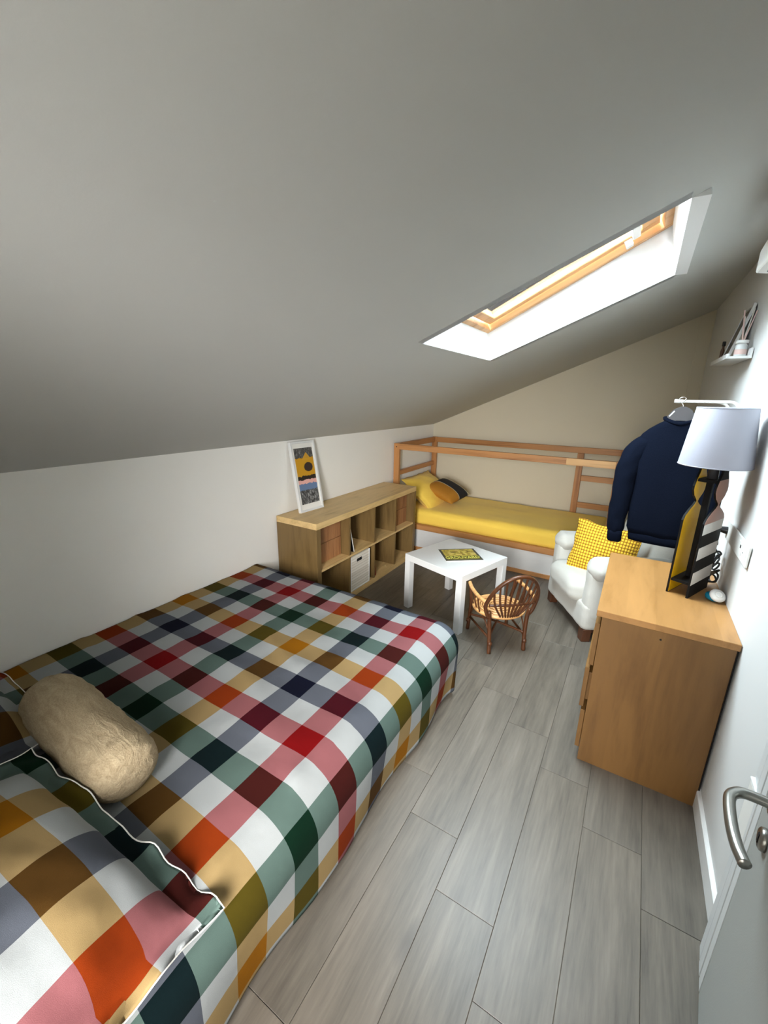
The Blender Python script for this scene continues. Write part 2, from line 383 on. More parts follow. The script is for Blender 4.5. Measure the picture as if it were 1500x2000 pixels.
def rim(name, wd, ht, flange, mat, parent, pinch, ruffle, r=0.0035, n=160):
    """thin white piping around a pillow's flange"""
    pts = []; eu = wd/2+flange; ev = ht/2+flange; per = [(1, -1), (1, 1), (-1, 1), (-1, -1)]
    for k in range(4):
        a = per[k]; b = per[(k+1) % 4]
        for i in range(n//4):
            t = i/(n//4); u_ = a[0]+(b[0]-a[0])*t; v_ = a[1]+(b[1]-a[1])*t
            x = u_*eu*(1-pinch*(1-v_*v_)*abs(u_)**3); y = v_*ev*(1-pinch*(1-u_*u_)*abs(v_)**3)
            pts.append((x, y, ruffle*sin((x+y*0.7)*58)*0.8))
    return tube(name, pts, r, mat, parent, k=0, n=6, closed=True)
def text(name, body, size, mat, parent, loc, rot, extrude=0.0005, align='CENTER', sx=1.0):
    cu = bpy.data.curves.new(name, 'FONT'); cu.body = body; cu.size = size; cu.extrude = extrude; cu.align_x = align; cu.align_y = 'CENTER'
    t = bpy.data.objects.new(name, cu); COL.objects.link(t); bpy.context.view_layer.update()
    me = bpy.data.meshes.new_from_object(t); bpy.data.objects.remove(t); me.materials.clear(); me.materials.append(MATS[mat])
    o = link(bpy.data.objects.new(name, me), parent); place(o, loc, rot); o.scale = (sx, 1, 1); return o

# ================================================================== THE ROOM
# floor: grout bed with wood-look tiles, each tile a part of the floor
fl = box('floor', -0.02, 2.72, YN-0.02, D+0.02, -0.06, -0.004, 'grout'); tag(fl, 'pale grey wood-look plank tile floor', 'floor', kind='structure')
TW, TL = 0.2002, 0.8965; tm = {}
def tile_mesh(w_, l_):
    key = (round(w_, 4), round(l_, 4))
    if key not in tm:
        t_ = box('tile', 0.0006, w_-0.0006, 0.0007, l_-0.0007, -0.02, 0.0, 'tile', None, 0.0009, 1)
        tm[key] = t_.data; bpy.data.objects.remove(t_)
    return tm[key]
for i in range(-10, 5):
    x0 = 1.8657+i*TW; x1 = x0+TW
    a_ = max(x0, 0.0); b_ = min(x1, 2.66)
    if b_-a_ < 0.02: continue
    off = (0.818-0.196*i) % TL
    y = off-TL*math.ceil((off-YN)/TL)
    while y < D:
        ya = max(y, YN); yb = min(y+TL, D)
        if yb-ya > 0.02:
            t_ = bpy.data.objects.new('tile', tile_mesh(b_-a_, yb-ya)); COL.objects.link(t_); t_.parent = fl; t_.location = (a_, ya, 0)
        y += TL
tag(box('wall_left', -0.12, 0.0, YN-0.1, D+0.1, -0.06, HK+0.06, 'wall'), 'low white knee wall under the sloping ceiling', 'wall', kind='structure')
tag(prism('wall_far', [(-0.1, -0.06), (2.75, -0.06), (2.75, ceil_z(2.75)+0.05), (-0.1, ceil_z(-0.1)+0.05)], D, D+0.1, 'y', 'wall_far'), 'gable end wall with yellow bounce light in its paint behind the yellow bed', 'wall', kind='structure')  # yellow tint paints in light bounced off the bed
tag(prism('wall_right', [(xw(YN-0.1), YN-0.1), (xw(D+0.1), D+0.1), (2.85, D+0.1), (2.85, YN-0.1)], -0.06, 2.6, 'z', 'wall_side_dimmed'), 'tall white side wall behind the chest of drawers', 'wall', kind='structure')
# near wall with the doorway
wn_ = root('wall_near', 'white wall with the doorway, behind the viewer', 'wall', (0, YN, 0), kind='structure')
prism('wall_panel', [(-0.1, -0.06), (1.5, -0.06), (1.5, ceil_z(1.5)+0.05), (-0.1, ceil_z(-0.1)+0.05)], -0.1, 0, 'y', 'wall', wn_)
prism('wall_panel', [(2.46, -0.06), (2.8, -0.06), (2.8, ceil_z(2.8)+0.05), (2.46, ceil_z(2.46)+0.05)], -0.1, 0, 'y', 'wall', wn_)
prism('wall_lintel', [(1.5, 2.1), (2.46, 2.1), (2.46, ceil_z(2.46)+0.05), (1.5, ceil_z(1.5)+0.05)], -0.1, 0, 'y', 'wall', wn_)
box('hallway_wall', 1.36, 1.42, -1.0, -0.1, -0.06, 2.3, 'wall', wn_); box('hallway_wall', 2.54, 2.60, -1.0, -0.1, -0.06, 2.3, 'wall', wn_)
box('hallway_wall', 1.36, 2.60, -1.06, -1.0, -0.06, 2.3, 'wall', wn_)
box('hallway_floor', 1.36, 2.60, -1.0, -0.03, -0.06, -0.005, 'grout', wn_); box('hallway_ceiling', 1.36, 2.60, -1.0, -0.1, 2.24, 2.3, 'wall', wn_)
# short return the door hangs on
tag(prism('trim_1', [(2.43, 0.02), (2.80, 0.02), (2.80, 0.165), (2.43, 0.165)], -0.01, ceil_z(2.43)+0.0, 'z', 'trim'), 'white return the door is hinged on', 'door frame', kind='structure')
# boxed strip in the corner of the far wall
tag(box('trim_2', 2.518, 2.66, D-0.012, D+0.02, -0.01, ceil_z(2.518)+0.04, 'wall_far', None, 0.002, 1), 'narrow boxed strip in the far right corner', 'wall strip', kind='structure')
# baseboard along the right wall
bb = prism('baseboard_right', [(xw(0.2)-0.014, 0.2), (xw(D)-0.014, D), (xw(D)+0.01, D), (xw(0.2)+0.01, 0.2)], 0.0, 0.085, 'z', 'trim', bev=0.003)
tag(bb, 'white baseboard along the right wall', 'baseboard', kind='structure')
# ceiling with the roof-window opening and its white reveal
hx0, hx1, hy0, hy1 = 1.333, 2.243, 1.612, 2.575
xs = [-0.11, hx0, hx1, 2.86]; ys = [YN-0.12, hy0, hy1, D+0.12]; V = []; F = []
for x in xs:
    for y in ys: V.append((x, y, ceil_z(x)))
for i in range(3):
    for j in range(3):
        if i == 1 and j == 1: continue
        F.append((i*4+j, i*4+j+1, (i+1)*4+j+1, (i+1)*4+j))
nv_ = len(V); V += [(x_+(-0.09 if x_ == hx0 else 0.07 if x_ == hx1 else 0), y_+(-0.06 if y_ == hy0 else 0.06 if y_ == hy1 else 0), ceil_z(x_+(-0.09 if x_ == hx0 else 0.07 if x_ == hx1 else 0))+0.05) for (x_, y_, z_) in V]; F += [tuple(nv_+i_ for i_ in f_) for f_ in F]
ring_o = [0, 1, 2, 3, 7, 11, 15, 14, 13, 12, 8, 4]
F += [(ring_o[k], ring_o[(k+1) % 12], nv_+ring_o[(k+1) % 12], nv_+ring_o[k]) for k in range(12)]
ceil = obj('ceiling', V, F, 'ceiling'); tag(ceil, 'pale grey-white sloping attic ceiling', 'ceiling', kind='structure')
# frame plane of the roof window
fx0, fz0, fx1, fz1 = 1.303, 2.004, 2.192, 2.448
def rev(name, a, b, c, d, th):
    t = Vector(th); V = [Vector(p) for p in (a, b, c, d)]; V += [p+t for p in V]
    return obj(name, V, [(0, 1, 2, 3), (4, 5, 6, 7), (0, 1, 5, 4), (1, 2, 6, 5), (2, 3, 7, 6), (3, 0, 4, 7)], 'reveal', ceil)
z0_, z1_ = ceil_z(hx0), ceil_z(hx1); e_ = 0.0
rev('window_reveal', (hx0, hy1, z0_), (hx1, hy1, z1_), (fx1, hy1, fz1+.02), (fx0, hy1, fz0+.02), (0, 0.05, 0))
rev('window_reveal', (hx0, hy0, z0_), (hx1, hy0, z1_), (fx1, hy0, fz1+.02), (fx0, hy0, fz0+.02), (0, -0.05, 0))
rev('window_reveal', (hx0, hy0, z0_), (hx0, hy1, z0_), (fx0, hy1, fz0+.02), (fx0, hy0, fz0+.02), (-0.05, 0, 0))
rev('window_reveal', (hx1, hy0, z1_), (hx1, hy1, z1_), (fx1, hy1, fz1+.02), (fx1, hy0, fz1+.02), (0.05, 0, 0))
# roof window: local x runs up the slope, local z out through the glass
wl = hypot(fx1-fx0, fz1-fz0); wa = math.atan2(fz1-fz0, fx1-fx0); ww = hy1-hy0
win = root('window_1', 'pine framed roof window set deep in the sloping ceiling', 'roof window', (fx0, hy0, fz0), kind='structure')
win.rotation_euler = (0, -wa, 0)
FB = 0.032
box('frame_bar', -0.05, wl+0.05, ww-FB, ww+0.06, 0.0, 0.07, 'pine_roof', win, 0.004)
box('frame_bar', -0.05, wl+0.05, -0.06, FB, 0.0, 0.07, 'pine_roof', win, 0.004)
box('frame_bar', -0.06, FB, FB, ww-FB, 0.0, 0.07, 'pine_roof', win, 0.004)
box('frame_bar', wl-FB, wl+0.06, FB, ww-FB, 0.0, 0.07, 'pine_roof', win, 0.004)
s0 = FB+0.008; sb = 0.05
sash = [box('sash_bar', s0, wl-s0, ww-s0-sb, ww-s0, 0.03, 0.062, 'pine_roof', win, 0.005),
        box('sash_bar', s0, wl-s0, s0, s0+sb, 0.03, 0.062, 'pine_roof', win, 0.005),
        box('sash_bar', s0, s0+sb, s0+sb, ww-s0-sb, 0.03, 0.062, 'pine_roof', win, 0.005),
        box('sash_bar', wl-s0-sb-0.03, wl-s0, s0+sb, ww-s0-sb, 0.03, 0.062, 'pine_roof', win, 0.005)]
box('glass_pane', s0+sb-0.01, wl-s0-sb-0.02, s0+sb-0.01, ww-s0-sb+0.01, 0.045, 0.052, 'glass', win)
box('vent_bar', wl-0.165, wl-0.13, 0.12, ww-0.10, 0.005, 0.03, 'white_metal', win, 0.004)
box('hinge_plate', wl-0.20, wl-0.165, ww-0.075, ww-0.034, 0.0, 0.035, 'white_metal', win, 0.003)

# ================================================================== DOOR
dv = Vector((-0.1045, -0.9945, 0)); ang = atan2(dv.y, dv.x)
door = root('door_1', 'pale grey painted door with rebated edge and steel lever, standing open by the right wall', 'door', (2.607, 0.97, 0.0), ang, kind='structure')
# local x runs from the free edge to the hinge, local -y... the visible face is at local y = 0 (towards the room)
sg = -1.0
def dbox(n_, x0, x1, d0, d1, z0, z1, m_, b_=0.002): return box(n_, x0, x1, min(sg*d0, sg*d1), max(sg*d0, sg*d1), z0, z1, m_, door, b_)
dbox('door_leaf', -0.135, 0.80, -0.004, -0.030, 0.008, 2.05, 'door_paint')
dbox('door_panel', 0.0, 0.80, 0.0, -0.004, 0.008, 2.05, 'door_paint')
for (a_, b_, d_) in ((-0.135, -0.094, 0.0), (-0.088, -0.048, 0.001), (-0.042, -0.006, 0.0)):
    dbox('edge_moulding', a_, b_, d_, -0.004, 0.008, 2.05, 'door_edge', 0.0012)
HZ = 0.77; HX = 0.075
rose = lathe('handle_rose', [(0.0, 0.009), (0.022, 0.009), (0.025, 0.006), (0.025, 0.0)], 'steel', door, 28, (HX, sg*0.0, HZ), (radians(90), 0, 0))
lever = tube('lever_handle', [(HX, -0.002, HZ), (HX, -0.03, HZ), (HX+0.005, -0.058, HZ), (HX+0.026, -0.076, HZ), (HX+0.06, -0.080, HZ), (HX+0.12, -0.077, HZ), (HX+0.165, -0.070, HZ), (HX+0.197, -0.060, HZ)], 0.0115, 'steel', door, 8, 16)
lock = lathe('lock_rose', [(0.0, 0.012), (0.02, 0.012), (0.0245, 0.009), (0.0255, 0.004), (0.0255, 0.0)], 'steel', door, 28, (HX+0.015, 0, HZ-0.085), (radians(90), 0, 0))
box('keyhole', HX+0.011, HX+0.019, sg*0.0135 if sg < 0 else 0.012, sg*0.0115 if sg < 0 else 0.0135, HZ-0.097, HZ-0.073, 'black_void', lock).location = (-HX, 0, 0)
for c_ in lock.children:
    c_.parent = door; c_.location = (0, 0, 0)
lb = box('latch_plate', -0.137, -0.135, 0.008, 0.026, HZ-0.12, HZ+0.04, 'steel', door)

# ================================================================== DOUBLE BED
bed = root('double_bed', 'low double bed platform and mattress under the checked cover', 'bed', (0.01, -0.36, 0))
box('bed_base', 0.05, 1.43, 0.05, 2.1, 0.03, 0.17, 'bed_base', bed, 0.01)
for (x_, y_) in ((0.15, 0.15), (1.33, 0.15), (0.15, 2.0), (1.33, 2.0)): box('leg', x_-.03, x_+.03, y_-.03, y_+.03, 0, 0.03, 'bed_base', bed)
box('mattress', 0.01, 1.49, 0.02, 2.13, 0.17, 0.40, 'mattress', bed, 0.07, 4, True)
# cover
S0, T0, RC = 1.425, 1.715, 0.13; ZT = 0.422; LMAX = 0.46
def drape(L):
    q_ = RC*pi/2
    if L < q_: a = L/RC; return RC*sin(a), RC*(1-cos(a))
    d = L-q_; return RC-0.07*d+0.0*d, RC+d*0.995
V = []; UV = []; F = []; na, nb = 110, 130
smax = S0+LMAX; tmin, tmax = -0.36, T0+LMAX
for i in range(na+1):
    s_ = 0.006+(smax-0.006)*i/na
    for j in range(nb+1):
        t_ = tmin+(tmax-tmin)*j/nb
        a = max(0, s_-S0); b = max(0, t_-T0); L = hypot(a, b)
        x = min(s_, S0); y = min(t_, T0); z = ZT
        if L > 1e-9:
            Lc = min(L, LMAX+0.012*sin(t_*17)*(1 if b == 0 else 0)); h, v = drape(Lc)
            # folds in the hanging part
            fold = 0.012*sin((t_*11 if a > b else s_*11)+2*noise.noise(Vector((s_*2, t_*2, 9))))*max(0, (Lc-0.2)/0.25)
            x += (h+fold)*a/L; y += (h+fold)*b/L; z -= v
        p = Vector((s_*3.1, t_*3.1, 0)); q_ = Vector((s_*9, t_*9, 4))
        z += 0.007*noise.noise(p)+0.0035*noise.noise(q_)
        rid = abs(noise.noise(Vector((s_*2.2+t_*1.2, t_*3.4, 7)))); z += 0.006*max(0, 0.25-rid)/0.25*(1 if L < 0.05 else 0)
        x = max(x, 0.004)
        V.append((x, y, max(z, 0.03))); UV.append((s_-0.497+0.2175/4+0.8700, t_-0.73+0.2075/4+0.83))
for i in range(na):
    for j in range(nb): F.append((i*(nb+1)+j, (i+1)*(nb+1)+j, (i+1)*(nb+1)+j+1, i*(nb+1)+j+1))
cov = obj('bedspread', V, F, 'plaid', smooth=True, uvs=UV)
tag(cov, 'multicoloured checked cover spread over the low double bed', 'bedspread')
sm = cov.modifiers.new('thick', 'SOLIDIFY'); sm.thickness = 0.006; sm.offset = 1.0 if cov.data.polygons[0].normal.z > 0 else -1.0
# pillows at the head
def plaid_pillow(loc, rot, label, uvo, wd=0.66, ht=0.42):
    r_ = root('plaid_pillow', label, 'pillow', loc, 0, 'checked pillows at the head of the bed'); r_.rotation_euler = rot
    cushion('pillow_case', wd, ht, 0.20, 'plaid', r_, n=56, flange=0.06, ruffle=0.017, uvo=uvo, wr=0.009, pinch=0.05, sag=0.10, ws=7)
    pc = r_.children[0]; co = [v.co.copy() for v in pc.data.vertices]; n = 56; at = lambda i, j: co[i*(n+1)+j]
    edge = [at(i, 0) for i in range(n)]+[at(n, j) for j in range(n)]+[at(i, n) for i in range(n, 0, -1)]+[at(0, j) for j in range(n, 0, -1)]
    tube('edge_piping', edge, 0.0018, 'paper', r_, 0, 6, True)
    return r_
plaid_pillow((1.20, -0.05, 0.548), (radians(-8), radians(11), radians(7)), 'big checked pillow with ruffled edge in the near corner of the bed', (0.62, 0.41))
plaid_pillow((0.37, 0.02, 0.53), (radians(-4), radians(0), radians(2)), 'checked pillow behind the beige bolster, against the knee wall', (0.25, 0.16), 0.60, 0.42)
# bolster
bl = root('bolster_cushion', 'beige bolster cushion lying across the checked pillows', 'cushion', (0.800, 0.300, 0.530), 0); bl.rotation_euler = (0, radians(2), radians(-1))
BL, BR = 0.60, 0.103; rings = []
prof = [(-0.5, 0.05), (-0.496, 0.38), (-0.482, 0.64), (-0.455, 0.85), (-0.40, 0.97), (-0.3, 1.0), (-0.15, 1.01), (0, 1.0), (0.15, 1.01), (0.3, 1.0), (0.40, 0.97), (0.455, 0.85), (0.482, 0.64), (0.496, 0.38), (0.5, 0.05)]
dense = []
for k in range(len(prof)-1):
    for m_ in range(5):
        t = m_/5; dense.append((prof[k][0]*(1-t)+prof[k+1][0]*t, prof[k][1]*(1-t)+prof[k+1][1]*t))
dense.append(prof[-1])
for (a, rr_) in dense:
    ring = []
    for j in range(40):
        an = 2*pi*j/40; n_ = noise.noise(Vector((a*7, cos(an)*2.2, sin(an)*2.2)))+0.6*noise.noise(Vector((a*16+cos(an)*4, cos(an)*5, sin(an)*5)))
        r_ = BR*rr_*(1+0.045*n_+0.03*noise.noise(Vector((a*30+cos(an)*3, an*1.3, 2)))); zz = sin(an)*r_*0.96
        ring.append((a*BL, cos(an)*r_, max(zz, -0.10)))
    rings.append(ring)
loft('bolster_body', rings, 'bolster', bl)

# ================================================================== BOOKCASE
BK_L, BK_H, BK_D, PT, IT = 1.539, 0.747, 0.384, 0.046, 0.017
bk = root('bookcase', 'birch cube bookcase standing along the knee wall', 'bookcase', (0.008, 1.9576, 0), 0.0)
bk.rotation_euler = (0, 0, 0.004)
box('top_panel', 0, BK_D, 0, BK_L, BK_H-PT, BK_H, 'birch', bk, 0.0015, 1)
box('bottom_panel', 0, BK_D, 0, BK_L, 0, PT, 'birch', bk, 0.0015, 1)
box('side_panel', 0, BK_D, 0, PT, PT, BK_H-PT, 'birch_shade', bk, 0.001, 1)
box('side_panel', 0, BK_D, BK_L-PT, BK_L, PT, BK_H-PT, 'birch_shade', bk, 0.001, 1)
zm = BK_H/2; box('shelf', 0.002, BK_D-0.003, PT, BK_L-PT, zm-IT/2, zm+IT/2, 'birch', bk)
cw = (BK_L-2*PT-3*IT)/4; cells = []
for k in range(4): cells.append((PT+k*(cw+IT), PT+k*(cw+IT)+cw))
for k in range(3):
    y_ = cells[k][1]
    box('divider', 0.002, BK_D-0.003, y_, y_+IT, PT, zm-IT/2, 'birch_shade', bk); box('divider', 0.002, BK_D-0.003, y_, y_+IT, zm+IT/2, BK_H-PT, 'birch_shade', bk)
lathe('screw_cap', [(0, 0.0012), (0.007, 0.001), (0.0075, 0)], 'birch', bk, 14, (0.03, 0.0, BK_H-0.025), (radians(90), 0, 0))
lathe('screw_cap', [(0, 0.0012), (0.007, 0.001), (0.0075, 0)], 'birch', bk, 14, (0.355, 0.0, BK_H-0.025), (radians(90), 0, 0))
def crate(k, label):
    y0, y1 = cells[k]; z0, z1 = zm+IT/2, BK_H-PT; b_ = 0.012; xs1 = 0.30
    r_ = root('wooden_crate', label, 'box', (0.008, 1.9576+y0, z0), 0, 'wooden crates in the bookcase')
    wd, hh = (y1-y0)-0.012, (z1-z0)-0.006
    o_ = 0.006
    # front: two rows of upright boards
    for r in range(2):
        for c in range(4):
            box('board', xs1-b_, xs1, o_+c*wd/4+0.0007, o_+(c+1)*wd/4-0.0007, r*hh/2+(0.001 if r == 0 else 0.003), (r+1)*hh/2-0.001, 'red_wood', r_, 0.0008, 1)
    box('crate_side', 0.02, xs1-b_, o_, o_+0.01, 0.001, hh, 'red_wood', r_); box('crate_side', 0.02, xs1-b_, o_+wd-0.01, o_+wd, 0.001, hh, 'red_wood', r_)
    box('crate_bottom', 0.02, xs1-b_, o_+0.01, o_+wd-0.01, 0.001, 0.011, 'red_wood', r_)
    return r_
crate(0, 'reddish wooden crate in the near upper cube of the bookcase')
crate(3, 'reddish wooden crate in the far upper cube of the bookcase')
# white basket
y0, y1 = cells[1]; bs = root('storage_basket', 'white woven storage basket in a lower cube of the bookcase', 'basket', (0.008, 1.9576+y0, PT), 0)
bw_, bh_ = 0.285, (zm-IT/2-PT)-0.012
box('front_panel', 0.362, 0.374, 0.006, bw_, 0.001, bh_, 'basket', bs, 0.003); box('back_panel', 0.06, 0.072, 0.006, bw_, 0.001, bh_, 'basket', bs, 0.003)
box('side_panel', 0.072, 0.362, 0.006, 0.016, 0.001, bh_, 'basket', bs, 0.002); box('side_panel', 0.072, 0.362, bw_-0.01, bw_, 0.001, bh_, 'basket', bs, 0.002)
box('base_panel', 0.072, 0.362, 0.016, bw_-0.01, 0.001, 0.012, 'basket', bs)
for (a_, b_) in ((0.006, 0.016), (bw_-0.010, bw_)): box('edge_rod', 0.368, 0.378, a_, b_, 0.001, bh_, 'white_panel', bs, 0.003)
box('edge_rod', 0.368, 0.378, 0.016, bw_-0.010, 0.001, 0.012, 'white_panel', bs, 0.003)
box('handle_hole', 0.3745, 0.3765, 0.095, 0.165, bh_-0.062, bh_-0.036, 'black_void', bs, 0.0008, 1)
# leaning books
def leaning_book(k, upper, wd, hh, th, tilt, m_, label, x0):
    y0 = cells[k][0]; z0 = (zm+IT/2) if upper else PT
    r_ = root('book', label, 'book', (0.008+x0, 1.9576+y0+th*cos(tilt)+hh*sin(tilt)+0.004, z0), 0); r_.rotation_euler = (tilt, 0, 0)
    box('cover', 0, wd, -th, -th+0.003, 0.0, hh, m_, r_); box('cover', 0, wd, -0.003, 0, 0, hh, 'paper' if m_ == 'black_plastic' else m_, r_)
    box('pages', 0.004, wd-0.003, -th+0.003, -0.003, 0.003, hh-0.003, 'paper', r_); return r_
leaning_book(1, True, 0.22, 0.27, 0.012, radians(14), 'black_plastic', 'slim black book leaning in an upper cube of the bookcase', 0.14)
leaning_book(2, False, 0.20, 0.25, 0.010, radians(8), 'red_paper', 'slim red book leaning in a lower cube beside the basket', 0.16)
# photo frame on top
fr = root('picture_frame', 'white photo frame with collage of pictures leaning on the bookcase', 'picture', (0.125, 2.10, 0.749), 0)
FW, FH = 0.250, 0.535
lean = math.asin(0.096/FH)
# local: x thickness (towards wall negative), y width, z up
fr.rotation_euler = (0, -lean, radians(-4))
bwid = 0.016
box('frame_side', -0.026, 0, 0, bwid, 0, FH, 'white_lacquer', fr, 0.001, 1); box('frame_side', -0.026, 0, FW-bwid, FW, 0, FH, 'white_lacquer', fr, 0.001, 1)
box('frame_side', -0.026, 0, bwid, FW-bwid, 0, bwid, 'white_lacquer', fr, 0.001, 1); box('frame_side', -0.026, 0, bwid, FW-bwid, FH-bwid, FH, 'white_lacquer', fr, 0.001, 1)
box('mat_board', -0.012, -0.008, bwid, FW-bwid, bwid, FH-bwid, 'paper', fr)
p_ = obj('photo', [(-0.0075, 0.032, 0.058), (-0.0075, FW-0.030, 0.058), (-0.0075, FW-0.030, FH-0.05), (-0.0075, 0.032, FH-0.05)], [(0, 1, 2, 3)], 'photo_print', fr, uvs=[(0, 0), (1, 0), (1, 1), (0, 1)])
box('backing', -0.026, -0.020, bwid, FW-bwid, bwid, FH-bwid, 'paper', fr)

# ================================================================== SIDE TABLE
tb = root('side_table', 'square white side table between the bookcase and the bed', 'table', (0.8155, 2.497, 0), -0.2956)
box('table_top', 0, 0.55, 0, 0.55, 0.40, 0.45, 'white_lacquer', tb, 0.0015, 2)
for (a, b) in ((0, 0), (0.5, 0), (0, 0.5), (0.5, 0.5)): box('leg', a, a+0.05, b, b+0.05, 0, 0.40, 'white_lacquer', tb, 0.001, 1)
# magazine
mg = root('magazine', 'magazine with yellow lettering on the white table', 'magazine', (1.186, 2.695, 0.4502), 0.674)
MW, MH = 0.285, 0.235
box('pages', -MW/2+0.002, MW/2-0.002, -MH/2+0.002, MH/2-0.002, 0.0, 0.006, 'paper', mg)
box('cover', -MW/2, MW/2, -MH/2, MH/2, 0.006, 0.0075, 'cover_dark', mg)
obj('cover_picture', [(-MW/2+.018, -MH/2+.02, .0079), (MW/2-.018, -MH/2+.02, .0079), (MW/2-.018, MH/2-.012, .0079), (-MW/2+.018, MH/2-.012, .0079)], [(0, 1, 2, 3)], 'cover_print', mg, uvs=[(0, 0), (1.4, 0), (1.4, 1), (0, 1)])
box('title_band', -MW/2+.016, MW/2-.016, -MH/2+.022, -MH/2+.088, .0076, .00795, 'olive_ink', mg)
text('cover_title', 'GROUVARD', 0.062, 'yellow_ink', mg, (0.0, -MH/2+0.055, 0.0084), (0, 0, 0), sx=0.78)

# ================================================================== WICKER CHAIR
ch = root('wicker_chair', 'small brown wicker child armchair with fan back beside the white table', 'chair', (1.578, 2.445, 0), 0.725)
LEG = {'fl': (-0.150, 0.145), 'fr': (0.150, 0.145), 'bl': (-0.122, -0.145), 'br': (0.122, -0.145)}
SZ = 0.245
tube('leg', [(-0.150, 0.150, 0), (-0.146, 0.14, 0.12), (-0.15, 0.125, SZ), (-0.165, 0.11, 0.34), (-0.172, 0.105, 0.375)], 0.0125, 'cane', ch)
tube('leg', [(0.150, 0.150, 0), (0.146, 0.14, 0.12), (0.15, 0.125, SZ), (0.165, 0.11, 0.34), (0.172, 0.105, 0.375)], 0.0125, 'cane', ch)
for s in (-1, 1): tube('leg', [(s*0.122, -0.160, 0), (s*0.124, -0.148, 0.12), (s*0.132, -0.142, SZ), (s*0.140, -0.150, 0.30)], 0.0135, 'cane', ch)
for (x_, y_) in ((-0.150, 0.15), (0.150, 0.15), (-0.122, -0.16), (0.122, -0.16)): tube('leg_wrap', [(x_, y_+0.004*0, 0.062), (x_*0.998, y_-0.003*(1 if y_ > 0 else -1), 0.082)], 0.0152, 'cane', ch, 2, 12)
def back_pt(a):      # hoop of the back, a from 0 (right) to pi (left)
    cx_ = cos(a); sx_ = sin(a)
    z = 0.345+0.235*sx_; y = -0.155-0.100*sx_
    return Vector((0.172*cx_*(1 if abs(cx_) < 1 else 1), y, z))
hoop = [(0.135, -0.143, SZ+0.01), (0.158, -0.148, 0.29)]+[tuple(back_pt(a)) for a in [pi*i/14 for i in range(15)]]+[(-0.158, -0.148, 0.29), (-0.135, -0.143, SZ+0.01)]
tube('back_hoop', hoop, 0.0125, 'cane', ch, 4, 12)
for i in range(9):
    t = (i-4)/4.0; top = back_pt(pi/2-t*1.02)
    base = Vector((0.062*t, -0.150+0.012*(1-t*t)*-1, SZ+0.012))
    mid = base.lerp(top, 0.5)+Vector((0.02*t, -0.006, 0))
    tube('back_spindle', [tuple(base), tuple(mid), tuple(top)], 0.0068, 'cane', ch, 5, 8)
tube('back_band', [(-0.155, -0.165, 0.352), (-0.08, -0.190, 0.360), (0, -0.197, 0.362), (0.08, -0.190, 0.360), (0.155, -0.165, 0.352)], 0.009, 'cane', ch, 5, 8)
ring_ = [(0.168*cos(2*pi*i/28), 0.005+0.158*sin(2*pi*i/28), SZ) for i in range(28)]
tube('seat_rim', ring_, 0.011, 'cane_pale', ch, 0, 10, True)
lathe('seat', [(0.0, SZ-0.006), (0.08, SZ-0.004), (0.155, SZ+0.002), (0.165, SZ-0.002), (0.155, SZ-0.010), (0.0, SZ-0.014)], 'cane', ch, 32, (0, 0.005, 0), sy=0.94)
for k in range(9):
    rr_ = 0.022+k*0.0158
    tube('seat_coil', [(rr_*cos(2*pi*i/24), 0.005+rr_*0.94*sin(2*pi*i/24), SZ+0.001+0.004*(k % 2)) for i in range(24)], 0.0068, 'cane_pale', ch, 0, 6, True)
for s in (-1, 1):
    tube('armrest', [(s*0.170, -0.155, 0.368), (s*0.186, -0.06, 0.372), (s*0.186, 0.04, 0.378), (s*0.175, 0.112, 0.385)], 0.0125, 'cane_pale', ch, 6, 10)
    for q_ in range(3):
        y_ = -0.06+0.06*q_
        tube('arm_spindle', [(s*0.162, y_*0.9, SZ+0.006), (s*0.178, y_, 0.31), (s*0.186, y_, 0.372)], 0.0058, 'cane', ch, 4, 8)
    tube('side_stretcher', [(s*0.124, -0.15, 0.105), (s*0.146, 0.14, 0.105)], 0.008, 'cane', ch, 2, 8)
    tube('brace', [(s*0.124, -0.148, 0.12), (s*0.13, -0.09, 0.19), (s*0.14, -0.03, SZ-0.012)], 0.0055, 'cane', ch, 5, 8)
    tube('brace', [(s*0.146, 0.142, 0.12), (s*0.148, 0.09, 0.19), (s*0.15, 0.04, SZ-0.012)], 0.0055, 'cane', ch, 5, 8)
tube('cross_stretcher', [(-0.124, -0.15, 0.125), (0, -0.005, 0.15), (0.146, 0.14, 0.125)], 0.0085, 'cane', ch, 6, 8)
tube('cross_stretcher', [(0.124, -0.15, 0.125), (0, -0.005, 0.133), (-0.146, 0.14, 0.125)], 0.0085, 'cane', ch, 6, 8)

# ================================================================== PINE BED WITH LADDER END
YB = D-0.022; YF = YB-0.985; BL_ = 2.135; BH = 1.137; PW, PD = 0.062, 0.036
kb = root('pine_bed', 'pine child bed with high rails and white panels along the far wall', 'bed', (0.016, YF, 0))
ly = YB-YF
for (x_, y_) in ((0, 0), (BL_-PW, 0), (0, ly-PD), (BL_-PW, ly-PD)):
    box('post', x_, x_+PW, y_, y_+PD, 0, BH, 'pine_z', kb, 0.003)
box('post', 1.675, 1.675+PW, ly-PD, ly, 0.24, BH-PW, 'pine_z', kb, 0.003)
box('top_rail', PW, BL_-PW, 0.002, PD-0.002, BH-0.062, BH-0.002, 'pine_x', kb, 0.003)
box('top_rail', PW, BL_-PW, ly-PD+0.002, ly-0.002, BH-0.062, BH-0.002, 'pine_x', kb, 0.003)
for x_ in (0.003, BL_-0.040):
    box('end_rail', x_, x_+PD, PD, ly-PD, BH-0.062, BH-0.002, 'pine_y', kb, 0.003)
box('end_rail', 0.003, 0.003+PD, PD, ly-PD, 0.79, 0.838, 'pine_y', kb, 0.003)
